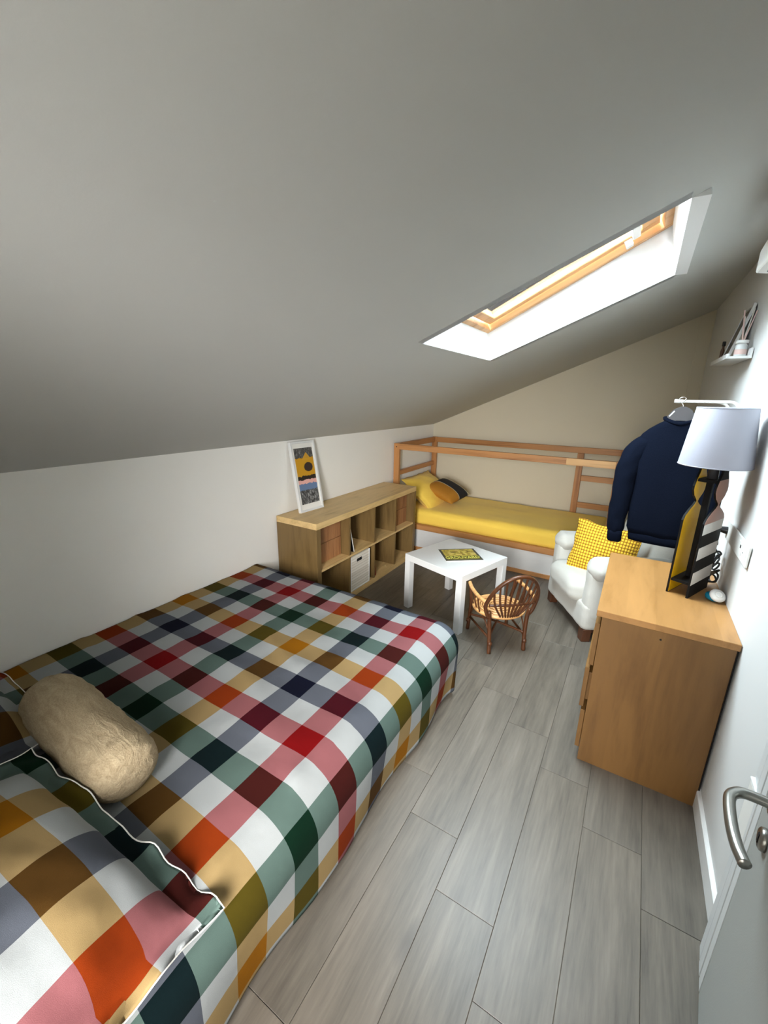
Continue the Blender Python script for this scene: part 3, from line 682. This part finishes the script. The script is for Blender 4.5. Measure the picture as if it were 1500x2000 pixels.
for z_ in (0.495, 0.785): box('ladder_rung', 1.675+PW, BL_-PW, ly-PD+0.004, ly-0.004, z_, z_+0.058, 'pine_x', kb, 0.003)
box('pale_splice', 1.70, BL_-PW, -0.0012, 0.003, BH-0.0605, BH-0.0035, 'pine_pale', kb)
box('side_rail', PW, BL_-PW, -0.006, PD, 0.240, 0.298, 'pine_x', kb, 0.003); box('side_rail', PW, BL_-PW, ly-PD, ly, 0.24, 0.298, 'pine_x', kb, 0.003)
for x_ in (0.003, BL_-0.040): box('end_rail', x_, x_+PD, PD, ly-PD, 0.24, 0.298, 'pine_y', kb, 0.003)
box('foot_rail', PW, BL_-PW, 0.0, PD, 0.0, 0.04, 'pine_x', kb, 0.003); box('foot_rail', PW, BL_-PW, ly-PD, ly, 0.0, 0.04, 'pine_x', kb, 0.003)
box('side_panel', PW, BL_-PW, 0.012, 0.02, 0.04, 0.24, 'white_panel', kb); box('side_panel', PW, BL_-PW, ly-0.02, ly-0.012, 0.04, 0.24, 'white_panel', kb)
for x_ in (0.014, BL_-0.022): box('end_panel', x_, x_+0.008, PD, ly-PD, 0.0, 0.24, 'white_panel', kb)
for k in range(14): box('slat', 0.05+k*0.146, 0.12+k*0.146, PD, ly-PD, 0.245, 0.262, 'pine_y', kb)
def bolt(x_, y_, z_): lathe('bolt', [(0, 0.002), (0.006, 0.0015), (0.007, 0)], 'dark_wood', kb, 12, (x_, y_, z_), (radians(90), 0, 0))
bolt(0.03, 0, BH-0.035); bolt(BL_-0.03, 0, BH-0.035); bolt(BL_-0.03, 0, BH-0.10)
# yellow mattress cover
mt = soft('mattress_cover', (2.02, 0.90, 0.185), 0.062, 'yellow_cloth', None, (0.016+BL_/2, (YF+YB)/2-0.002, 0.263+0.0925), wr=0.007, ws=4.2, puff=0.012, n=34)
tag(mt, 'yellow covered mattress of the pine bed', 'mattress')
# pillow
yp = cushion('yellow_pillow', 0.64, 0.46, 0.20, 'yellow_cloth', None, (0.245, 4.17, 0.560), (0, 0, 0), n=36, flange=0.02, ruffle=0.004, wr=0.009, pinch=0.05)
yp.rotation_euler = (0, radians(38), 0)
# pillow plane: width along y, height up the end of the bed
yp.matrix_world = Matrix.Translation((0.235, 4.13, 0.575)) @ Matrix.Rotation(radians(40), 4, 'Y') @ Matrix.Rotation(radians(90), 4, 'Z')
tag(yp, 'plump yellow pillow against the end of the pine bed', 'pillow')
cu = root('striped_cushion', 'black and ochre cushion leaning on the yellow pillow', 'cushion')
_u = Vector((0.08, 0.44, 0.05)).normalized(); _v = Vector((-0.40, 0.12, 0.16)); _v = (_v-_u*_v.dot(_u)).normalized(); _w = _u.cross(_v)
cu.matrix_world = Matrix(((_u.x, _v.x, _w.x, 0.45), (_u.y, _v.y, _w.y, 4.15), (_u.z, _v.z, _w.z, 0.595), (0, 0, 0, 1)))
def half_cushion(name, wd, ht, th, m_, u0, u1, n=24):
    V = []; F = []; UVs = []
    for side in (1, -1):
        for i in range(n+1):
            for j in range(n+1):
                u_ = u0+(u1-u0)*i/n; v_ = -1+2*j/n
                pr_ = max(0, 1-abs(u_)**2.4)**.55*max(0, 1-abs(v_)**2.4)**.55
                x = u_*wd/2*(1-.06*(1-v_*v_)*abs(u_)**3); y = v_*ht/2*(1-.06*(1-u_*u_)*abs(v_)**3)
                V.append((x, y, side*th/2*pr_))
    m1 = (n+1)*(n+1)
    for s_ in range(2):
        for i in range(n):
            for j in range(n):
                a = s_*m1+i*(n+1)+j; F.append((a, a+n+1, a+n+2, a+1))
    o = obj(name, V, F, m_, cu, smooth=True)
    bm = bmesh.new(); bm.from_mesh(o.data); bmesh.ops.remove_doubles(bm, verts=bm.verts[:], dist=1e-5); bmesh.ops.recalc_face_normals(bm, faces=bm.faces[:]); bm.to_mesh(o.data); bm.free(); return o
half_cushion('ochre_panel', 0.40, 0.40, 0.15, 'ochre_cloth', -1, -0.16); half_cushion('black_panel', 0.40, 0.40, 0.15, 'black_cloth', -0.16, 0.72); half_cushion('grey_panel', 0.40, 0.40, 0.15, 'cord_grey', 0.72, 1.0)
for u_ in (-0.16, 0.72):
    pts = []
    for k in range(41):
        v_ = -1+2*k/40; pr_ = max(0, 1-abs(u_)**2.4)**.55*max(0, 1-abs(v_)**2.4)**.55
        pts.append((u_*0.2*(1-.06*(1-v_*v_)*abs(u_)**3), v_*0.2*(1-.06*(1-u_*u_)*abs(v_)**3), 0.075*pr_+0.001))
    tube('piping', pts, 0.003, 'cord_grey', cu, 0, 6)

# ================================================================== ARMCHAIR
ac = root('armchair', 'white slipcovered armchair with dark wooden feet between bed and chest of drawers', 'armchair', (1.9125, 2.984, 0), atan2(-0.859, 0.513))
# local x = across (towards the near arm), local y = backwards
AW, AD = 0.66, 0.66
for (x_, y_) in ((-0.285, 0.05), (0.285, 0.05), (-0.27, 0.57), (0.27, 0.57)):
    prism('foot', [(x_-.03, 0), (x_+.03, 0), (x_+.036, 0.095), (x_-.036, 0.095)], y_-.03, y_+.03, 'y', 'dark_wood', ac, 0.003)
box('base_frame', -0.29, 0.29, 0.06, 0.58, 0.055, 0.10, 'dark_wood', ac, 0.004)
soft('skirt', (0.655, 0.64, 0.20), 0.035, 'slipcover', ac, (0, 0.325, 0.185), wr=0.006, ws=7, n=18)
soft('seat_cushion', (0.44, 0.58, 0.17), 0.07, 'slipcover', ac, (0.0, 0.235, 0.325), wr=0.008, ws=6, puff=0.03, n=20)
for s in (-1, 1):
    soft('arm_panel', (0.125, 0.58, 0.40), 0.05, 'slipcover', ac, (s*0.272, 0.305, 0.345), wr=0.005, ws=7, n=16)
    # rolled top of the arm
    rings = []
    for k in range(25):
        t = k/24; y_ = 0.005+t*0.55; rr_ = 0.088*(min(1, (0.0001+t/0.09))**0.5 if t < 0.09 else 1)
        ring = []
        for j in range(26):
            an = 2*pi*j/26; w_ = 1+0.05*noise.noise(Vector((y_*9, cos(an)*2+s, sin(an)*2)))+0.035*sin(an*7+y_*20)*(1 if t < 0.16 else 0.3)
            ring.append((s*0.282+cos(an)*rr_*w_*1.02, y_, 0.53+sin(an)*rr_*w_*0.92))
        rings.append(ring)
    loft('arm_roll', rings, 'slipcover', ac)
soft('backrest', (0.60, 0.17, 0.56), 0.075, 'slipcover', ac, (0, 0.575, 0.49), (radians(-7), 0, 0), wr=0.007, ws=5, n=20)
wc = cushion('waffle_cushion', 0.42, 0.38, 0.13, 'waffle', None, n=40, flange=0.012, ruffle=0.004, wr=0.006, pinch=0.07)
wc.matrix_world = Matrix.Translation((2.122, 3.06, 0.562)) @ Matrix.Rotation(radians(-8), 4, 'Z') @ Matrix.Rotation(radians(72), 4, 'X') @ Matrix.Rotation(radians(-4), 4, 'Z')
tag(wc, 'mustard honeycomb textured cushion propped in the white armchair', 'cushion')

# ================================================================== CHEST OF DRAWERS
dr = root('chest_of_drawers', 'maple chest of three drawers against the right wall', 'chest of drawers', (2.1807, 1.6587, 0), 0.0)
DH, DD, DWD = 0.7686, 0.4754, 0.80
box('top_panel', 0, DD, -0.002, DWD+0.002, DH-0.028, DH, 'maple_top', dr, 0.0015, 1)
box('side_panel', 0.022, DD-0.008, 0, 0.02, 0, DH-0.028, 'maple_shade', dr, 0.001, 1)
box('side_panel', 0.022, DD-0.008, DWD-0.02, DWD, 0, DH-0.028, 'maple_shade', dr, 0.001, 1)
box('back_panel', DD-0.007, DD-0.002, 0.002, DWD-0.002, 0.03, DH-0.03, 'black_void', dr)  # black colour paints the shadow gap between chest and wall
box('plinth', 0.045, 0.06, 0.02, DWD-0.02, 0, 0.075, 'maple_shade', dr)
box('front_rail', 0.024, 0.06, 0.02, DWD-0.02, DH-0.062, DH-0.028, 'maple_shade', dr)
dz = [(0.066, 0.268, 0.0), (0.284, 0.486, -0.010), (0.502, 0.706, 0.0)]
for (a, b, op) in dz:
    f_ = box('drawer', 0.002+op, 0.020+op, 0.002, DWD-0.002, a, b, 'maple_shade', dr, 0.001, 1)
    bx_ = box('drawer_box', 0.020+op, 0.42+op, 0.035, DWD-0.035, a+0.02, b-0.04, 'maple_shade', f_)
lathe('dowel_hole', [(0, 0.0006), (0.0035, 0.0006), (0.004, 0)], 'black_void', dr, 10, (0.235, 0.0, DH-0.062), (radians(90), 0, 0))

# ================================================================== TABLE LAMP
lp = root('table_lamp', 'table lamp of two cut-out figure boards with pale lilac shade on the chest', 'lamp', (2.433, 2.031, DH), atan2(0.911, 0.413))
# local x = along the boards (away from the viewer), local y negative = towards the right-hand board
SEP = 0.088; BT = 0.008
half_l = [(0.0, 0.0), (0.0, 0.347), (0.012, 0.366), (0.05, 0.39), (0.085, 0.407), (0.100, 0.419), (0.092, 0.430), (0.060, 0.452), (0.042, 0.478), (0.042, 0.496), (0.055, 0.525), (0.075, 0.555), (0.085, 0.59), (0.088, 0.62)]
half_r = [(0.215-x, z) for (x, z) in half_l]
outline = half_l+[(0.215-(x), z) for (x, z) in reversed(half_l)]
outline = [(x if i < len(half_l) else x, z) for i, (x, z) in enumerate(outline)]
def clip_band(z0, z1):
    """cut the silhouette to a band of heights"""
    def width(z):
        for k in range(len(half_l)-1):
            (xa, za), (xb, zb) = half_l[k], half_l[k+1]
            if za <= z <= zb and zb > za: return xa+(xb-xa)*(z-za)/(zb-za)
        return half_l[-1][0]
    zs = sorted(set([z0, z1]+[z for (_, z) in half_l if z0 < z < z1]))
    left = [(width(z), z) for z in zs]; return left+[(0.215-x, z) for (x, z) in reversed(left)]
def board(y0, name): return prism(name, outline, y0, y0-BT, 'y', 'lamp_black', lp)
lb_ = board(0.0, 'left_board'); rb_ = board(-SEP+BT, 'right_board')
# painted faces
def paint_face(z0, z1, ya, yb, m_, par, name='paint'):
    pts = clip_band(z0, z1); cx_ = 0.1075
    pts = [(cx_+(x-cx_)*0.965, z) for (x, z) in pts]
    return prism(name, pts, ya, yb, 'y', m_, par)
paint_face(0.003, 0.615, -BT, -BT-0.0006, 'lamp_yellow', lb_, 'yellow_face')
yo = -SEP; bands = [(0.0, 0.062, 'lamp_black'), (0.062, 0.122, 'lamp_white'), (0.122, 0.180, 'lamp_black'), (0.180, 0.238, 'lamp_white'), (0.238, 0.296, 'lamp_black'), (0.296, 0.343, 'lamp_white'), (0.343, 0.53, 'lamp_brown'), (0.53, 0.618, 'lamp_black')]
for (a, b, m_) in bands: prism('painted_band', clip_band(a+0.0005, b), yo, yo-0.0008, 'y', m_, rb_)
box('lower_shelf', 0.004, 0.211, -SEP+BT, -BT, 0.060, 0.070, 'lamp_black', lp); box('upper_shelf', 0.060, 0.155, -SEP+BT-0.004, -BT+0.004, 0.515, 0.528, 'lamp_black', lp)
box('pole', 0.088, 0.112, -SEP/2-0.012, -SEP/2+0.012, 0.07, 0.515, 'lamp_black', lp, 0.002)
lathe('bulb_socket', [(0.0, 0.528), (0.02, 0.528), (0.02, 0.60), (0.014, 0.66), (0.0, 0.66)], 'grey_plastic', lp, 20, (0.1075, -SEP/2, 0))
tube('chrome_rod', [(0.03, -SEP+BT+0.006, 0.07), (0.03, -SEP+BT+0.006, 0.25)], 0.0035, 'chrome', lp, 1, 8)
SHX, SHY = 0.106, -SEP/2+0.004
shade = lathe('lamp_shade', [(0.131, 0.583), (0.1315, 0.586), (0.1045, 0.826), (0.1035, 0.829), (0.1015, 0.829), (0.1020, 0.825), (0.129, 0.586), (0.129, 0.583), (0.131, 0.583)], 'lamp_shade', lp, 56, (SHX, SHY, 0))
shade.data.validate()
for (r_, z_) in ((0.1315, 0.586), (0.1045, 0.826)):
    tube('shade_rim', [(SHX+r_*cos(2*pi*i/48), SHY+r_*sin(2*pi*i/48), z_) for i in range(48)], 0.0016, 'lamp_shade', lp, 0, 6, True)
a0_ = radians(-100)
for k in range(3):
    a_ = 2*pi*k/3+0.4; tube('shade_spoke', [(SHX, SHY, 0.655), (SHX+0.06*cos(a_), SHY+0.06*sin(a_), 0.72), (SHX+0.104*cos(a_), SHY+0.104*sin(a_), 0.815)], 0.0015, 'white_metal', lp, 3, 6)
tube('shade_seam', [(SHX+0.1318*cos(-1.35), SHY+0.1318*sin(-1.35), 0.586), (SHX+0.1048*cos(-1.35), SHY+0.1048*sin(-1.35), 0.826)], 0.0012, 'lamp_shade', lp, 0, 6)
# cord and plug, in world coordinates turned into the lamp's frame
def to_l(p):
    a_ = atan2(0.911, 0.413); dx_, dy_ = p[0]-2.433, p[1]-2.031
    return (dx_*cos(a_)+dy_*sin(a_), -dx_*sin(a_)+dy_*cos(a_), p[2]-DH)
cord = [(2.603, 2.225, 0.79), (2.612, 2.235, 0.783)]
for k in range(44):
    t = k/43; a_ = k*0.95
    cord.append((2.625-0.004*t+0.013*cos(a_), 2.235+0.02*t+0.028*sin(a_*0.83), 0.79+0.155*t+0.018*sin(a_*1.1)))
cord += [(2.612, 2.255, 0.97), (2.607, 2.262, 1.0), (2.600, 2.268, 1.028), (2.612, 2.27, 1.04)]
tube('cord', [to_l(p) for p in cord], 0.0042, 'black_plastic', lp, 5, 8)
tube('cord_switch', [to_l(p) for p in ((2.597, 2.215, 0.795), (2.605, 2.227, 0.79))], 0.008, 'black_plastic', lp, 2, 10)
tube('plug', [to_l(p) for p in ((2.606, 2.27, 1.04), (2.62, 2.27, 1.04), (2.6405, 2.27, 1.038))], lambda t: 0.011+0.008*t, 'black_plastic', lp, 4, 14)
# wall socket plate
so_ = root('wall_socket', 'white socket plate on the right wall behind the lamp', 'socket', (xw(2.05)-0.001, 1.85, 1.0), 0.0136)
box('plate', -0.008, 0.0, 0.0, 0.45, 0.0, 0.085, 'white_plastic', so_, 0.002)
for yy in (0.05, 0.13):
    box('insert', -0.0095, -0.008, yy-0.03, yy+0.03, 0.018, 0.068, 'white_plastic', so_, 0.0005, 1)
box('slot', -0.0103, -0.0094, 0.115, 0.128, 0.045, 0.058, 'black_void', so_); box('slot', -0.0103, -0.0094, 0.07, 0.075, 0.037, 0.042, 'grey_plastic', so_)
# teal and white gadget
gd = root('night_light', 'small round teal and white gadget on the corner of the chest', 'gadget', (2.615, 2.045, DH+0.001), 0)
gd.rotation_euler = (0, 0, radians(20))
lathe('teal_shell', [(0.0, 0.0), (0.022, 0.0), (0.034, 0.007), (0.037, 0.016), (0.034, 0.026), (0.022, 0.033), (0.0, 0.035)], 'teal', gd, 36)
wd_ = lathe('white_lid', [(0.0, 0.0), (0.024, 0.0), (0.0305, 0.006), (0.030, 0.012), (0.022, 0.018), (0.0, 0.021)], 'white_lacquer', gd, 36, (-0.002, -0.014, 0.024), (radians(42), 0, 0))
lathe('lid_ring', [(0.010, 0.0195), (0.0125, 0.0215), (0.015, 0.0195)], 'white_plastic', gd, 30, (-0.002, -0.014, 0.024), (radians(42), 0, 0))

# ================================================================== WALL HOOK, HANGER, SWEATER
HY = 2.70
hk_ = root('wall_hook', 'white tube clothes arm fixed to the right wall above the lamp', 'clothes hook', (xw(HY)-0.001, HY, 1.50))
box('wall_plate', -0.010, 0.0, -0.05, 0.05, -0.02, 0.075, 'white_metal', hk_, 0.003)
tube('arm_tube', [(-0.006, -0.03, 0.03), (-0.012, -0.03, 0.085), (-0.035, -0.026, 0.114), (-0.08, -0.018, 0.118), (-0.17, -0.006, 0.118), (-0.265, 0.0, 0.118)], 0.008, 'white_metal', hk_, 8, 12)
tube('arm_tube', [(-0.006, 0.03, 0.02), (-0.03, 0.03, 0.06), (-0.058, 0.026, 0.100), (-0.085, 0.016, 0.114), (-0.115, 0.004, 0.118), (-0.135, 0.0, 0.118)], 0.0075, 'white_metal', hk_, 8, 12)
lathe('end_cap', [(0, 0), (0.0095, 0.0), (0.0105, 0.004), (0.0105, 0.036), (0.008, 0.042), (0, 0.042)], 'white_plastic', hk_, 18, (-0.292, 0, 0.118), (0, radians(90), 0))
HX_, HYY = 2.398, HY-0.01
hg = root('clothes_hanger', 'grey plastic clothes hanger holding the navy sweater', 'hanger', (HX_, HYY, 1.535), radians(-6))
tube('hook', [(-0.022, 0.0, 0.082), (-0.024, 0.0, 0.098), (-0.008, 0, 0.105), (0.004, 0, 0.098), (-0.002, 0.0, 0.085), (-0.012, 0, 0.076), (-0.004, 0, 0.064), (0.0, 0, 0.05)], 0.0022, 'chrome', hg, 6, 8)
_h = [(0.014, 0.055), (0.042, 0.038), (0.062, 0.006), (0.085, -0.040), (0.118, -0.085), (0.110, -0.100), (0.070, -0.060), (0.040, -0.030), (0.02, -0.02)]
prism('shoulder_bar', [(-x, z) for (x, z) in _h[:1]]+_h+[(-x, z) for (x, z) in reversed(_h[1:])], -0.012, 0.012, 'y', 'grey_plastic', hg)
cs_ = box('clear_strip', -0.018, 0.018, -0.014, -0.0122, -0.003, 0.003, 'white_plastic', hg); cs_.rotation_euler = (0, radians(-56), 0); cs_.location = (-0.046, 0, 0.016)
sw = root('sweater', 'navy blue sweater hanging from the wall hook in front of the armchair', 'sweater', (HX_, HYY, 0.80), radians(-6))
def ell(cx_, cy_, z, rx, ry, n=36, p=2.6, wob=0.0, seed=0):
    out = []
    for j in range(n):
        an = 2*pi*j/n; c_, s_ = cos(an), sin(an)
        k = (abs(c_)**p+abs(s_)**p)**(-1/p)
        w_ = 1+wob*noise.noise(Vector((c_*2+seed, s_*2, z*5)))
        out.append((cx_+c_*k*rx*w_, cy_+s_*k*ry*w_, z))
    return out
def zshoulder(rings, amt): return rings
body = []
for (z, rx, ry) in [(0.045, 0.150, 0.050), (0.08, 0.162, 0.056), (0.20, 0.165, 0.060), (0.35, 0.168, 0.062), (0.48, 0.178, 0.060), (0.55, 0.188, 0.055), (0.60, 0.186, 0.050), (0.635, 0.168, 0.046), (0.665, 0.138, 0.043), (0.692, 0.102, 0.042), (0.712, 0.072, 0.042)]:
    body.append(ell(0, 0, z, rx, ry, 40, 2.6, 0.07, 1))
loft('torso', body, 'navy_knit', sw)
loft('waistband', [ell(0, 0, 0.0, 0.146, 0.046, 40), ell(0, 0, 0.02, 0.150, 0.049, 40), ell(0, 0, 0.045, 0.151, 0.051, 40), ell(0, 0, 0.055, 0.146, 0.047, 40)], 'navy_knit', sw)
tube('collar', [(0.074*cos(2*pi*i/28), 0.040*sin(2*pi*i/28), 0.710+0.016*abs(cos(2*pi*i/28))-0.012*(1 if sin(2*pi*i/28) < 0 else 0)*abs(sin(2*pi*i/28))) for i in range(28)], 0.011, 'navy_knit', sw, 0, 8, True)
lathe('inner_collar', [(0.0, 0.700), (0.066, 0.702)], 'navy_knit', sw, 28, sy=0.55)
box('neck_label', -0.03, 0.03, 0.0335, 0.0345, 0.685, 0.712, 'paper', sw)
for s in (-1, 1):
    kx = 1.0 if s < 0 else 0.95
    path = [(s*0.105*kx, 0, 0.585, 0.046), (s*0.150*kx, 0, 0.570, 0.056), (s*0.186*kx, -0.002, 0.52, 0.063), (s*0.204*kx, -0.005, 0.46, 0.063), (s*0.214*kx, -0.008, 0.38, 0.060), (s*0.219*kx, -0.012, 0.25, 0.055), (s*0.224*kx, -0.016, 0.12, 0.050), (s*0.222*kx, -0.018, 0.06, 0.047), (s*0.220*kx, -0.018, 0.035, 0.040)]
    P = smooth_path([(a, b, c) for (a, b, c, _) in path], 5); R_ = []
    for i in range(len(P)):
        t = i/5; k0 = min(int(t), len(path)-2); fr_ = t-k0; R_.append(path[k0][3]*(1-fr_)+path[k0+1][3]*fr_)
    rings = []
    for i, p in enumerate(P):
        t = (P[min(i+1, len(P)-1)]-P[max(0, i-1)]).normalized(); a = Vector((0, 1, 0)); b = t.cross(a).normalized(); ring = []
        for j in range(26):
            an = 2*pi*j/26; w_ = 1+0.12*noise.noise(Vector((cos(an)*2+s*5, sin(an)*2, p.z*14)))
            ring.append(tuple(p+b*cos(an)*R_[i]*w_+a*sin(an)*R_[i]*0.82*w_))
        rings.append(ring)
    loft('sleeve', rings, 'navy_knit', sw)
    loft('cuff', [ell(s*0.220*kx, -0.018, 0.045, 0.040, 0.034, 24), ell(s*0.219*kx, -0.018, 0.02, 0.041, 0.035, 24), ell(s*0.217*kx, -0.018, -0.02, 0.039, 0.033, 24), ell(s*0.217*kx, -0.018, -0.028, 0.034, 0.028, 24)], 'navy_knit', sw)

# ================================================================== PICTURE LEDGE AND ITS THINGS
LY0, LY1, LZ = 2.72, 3.28, 1.835
lg = root('wall_ledge', 'narrow white picture ledge high on the right wall', 'shelf', (xw(3.0), LY0, LZ), 0.0136)
box('shelf_board', -0.098, 0.0, 0, LY1-LY0, 0, 0.012, 'white_lacquer', lg, 0.001, 1)
box('front_lip', -0.104, -0.092, 0, LY1-LY0, 0, 0.024, 'white_lacquer', lg, 0.001, 1)
box('back_lip', -0.010, -0.0, 0, LY1-LY0, 0.012, 0.05, 'white_lacquer', lg, 0.001, 1)
LT = LZ+0.0125
pf = root('small_picture', 'white framed dark picture leaning on the wall ledge', 'picture', (2.556, 2.90, LT), 0); pf.rotation_euler = (0, radians(14), 0)
PH, PWD = 0.285, 0.24
box('frame_side', 0, 0.014, 0, 0.014, 0, PH, 'white_lacquer', pf); box('frame_side', 0, 0.014, PWD-0.014, PWD, 0, PH, 'white_lacquer', pf)
box('frame_side', 0, 0.014, 0.014, PWD-0.014, 0, 0.014, 'white_lacquer', pf); box('frame_side', 0, 0.014, 0.014, PWD-0.014, PH-0.014, PH, 'white_lacquer', pf)
box('print', 0.004, 0.010, 0.014, PWD-0.014, 0.014, PH-0.014, 'mirror_dark', pf)
rd = root('reed_diffuser', 'white reed diffuser with pale sticks on the wall ledge', 'diffuser', (2.600, 2.80, LT), 0)
lathe('jar', [(0.0, 0.0), (0.024, 0.0), (0.026, 0.004), (0.026, 0.055), (0.020, 0.064), (0.012, 0.07), (0.012, 0.078), (0.009, 0.078), (0.009, 0.068), (0.017, 0.060), (0.023, 0.052), (0.023, 0.006), (0.0, 0.004)], 'white_lacquer', rd, 28)
lathe('label_band', [(0.0263, 0.012), (0.0266, 0.013), (0.0266, 0.036), (0.0263, 0.037)], 'pink', rd, 28)
lathe('neck_collar', [(0.0125, 0.066), (0.0275, 0.067), (0.0275, 0.082), (0.0125, 0.083)], 'white_plastic', rd, 28)
for (dx_, dy_, h_, m_) in ((-0.022, -0.015, 0.225, 'pink'), (0.028, -0.02, 0.22, 'pink'), (0.022, 0.02, 0.235, 'paper'), (-0.010, 0.015, 0.20, 'paper')):
    tube('reed', [(-dx_*0.3, -dy_*0.3, 0.01), (dx_, dy_, h_)], 0.0032, m_, rd, 1, 8)
bt = root('small_bottle', 'tiny bottle with black cap at the far end of the wall ledge', 'bottle', (2.566, 3.20, LT), 0)
lathe('bottle_body', [(0, 0), (0.009, 0), (0.010, 0.004), (0.010, 0.07), (0.006, 0.085), (0.006, 0.095), (0, 0.095)], 'dark_wood', bt, 20)
lathe('cap', [(0, 0.094), (0.009, 0.094), (0.009, 0.118), (0.007, 0.121), (0, 0.121)], 'black_plastic', bt, 20)

# ================================================================== AIR CONDITIONER, WALL CONTROL
au = root('air_conditioner', 'white air conditioner high on the right wall, cut by the frame edge', 'air conditioner', (xw(1.75), 2.10, 2.09), 0)
au.rotation_euler = (0, 0, 0.0136)
AL = 0.75
prism('housing', [(0, 0.0), (-0.12, 0.0), (-0.158, 0.006), (-0.158, 0.078), (-0.13, 0.16), (-0.09, 0.20), (0, 0.20)], -AL, 0, 'y', 'white_plastic', au, 0.004)
box('air_outlet', -0.13, -0.05, -AL+0.05, -0.04, -0.0022, 0.002, 'grey_print', au); box('vane', -0.125, -0.09, -AL+0.055, -0.045, -0.006, -0.0025, 'white_plastic', au)
tp = root('wall_box', 'flat white wall box with grey print behind the open door', 'wall box', (xw(0.95)-0.0005, 0.80, 0.50), 0.0136)
box('housing', -0.052, 0.0, 0.0, 0.30, 0.0, 0.160, 'white_plastic', tp, 0.003)
box('lid', -0.054, 0.0, -0.002, 0.302, 0.162, 0.168, 'white_lacquer', tp, 0.002)
text('marking', '(O', 0.030, 'grey_print', tp, (-0.026, 0.245, 0.1685), (0, 0, radians(-90)))
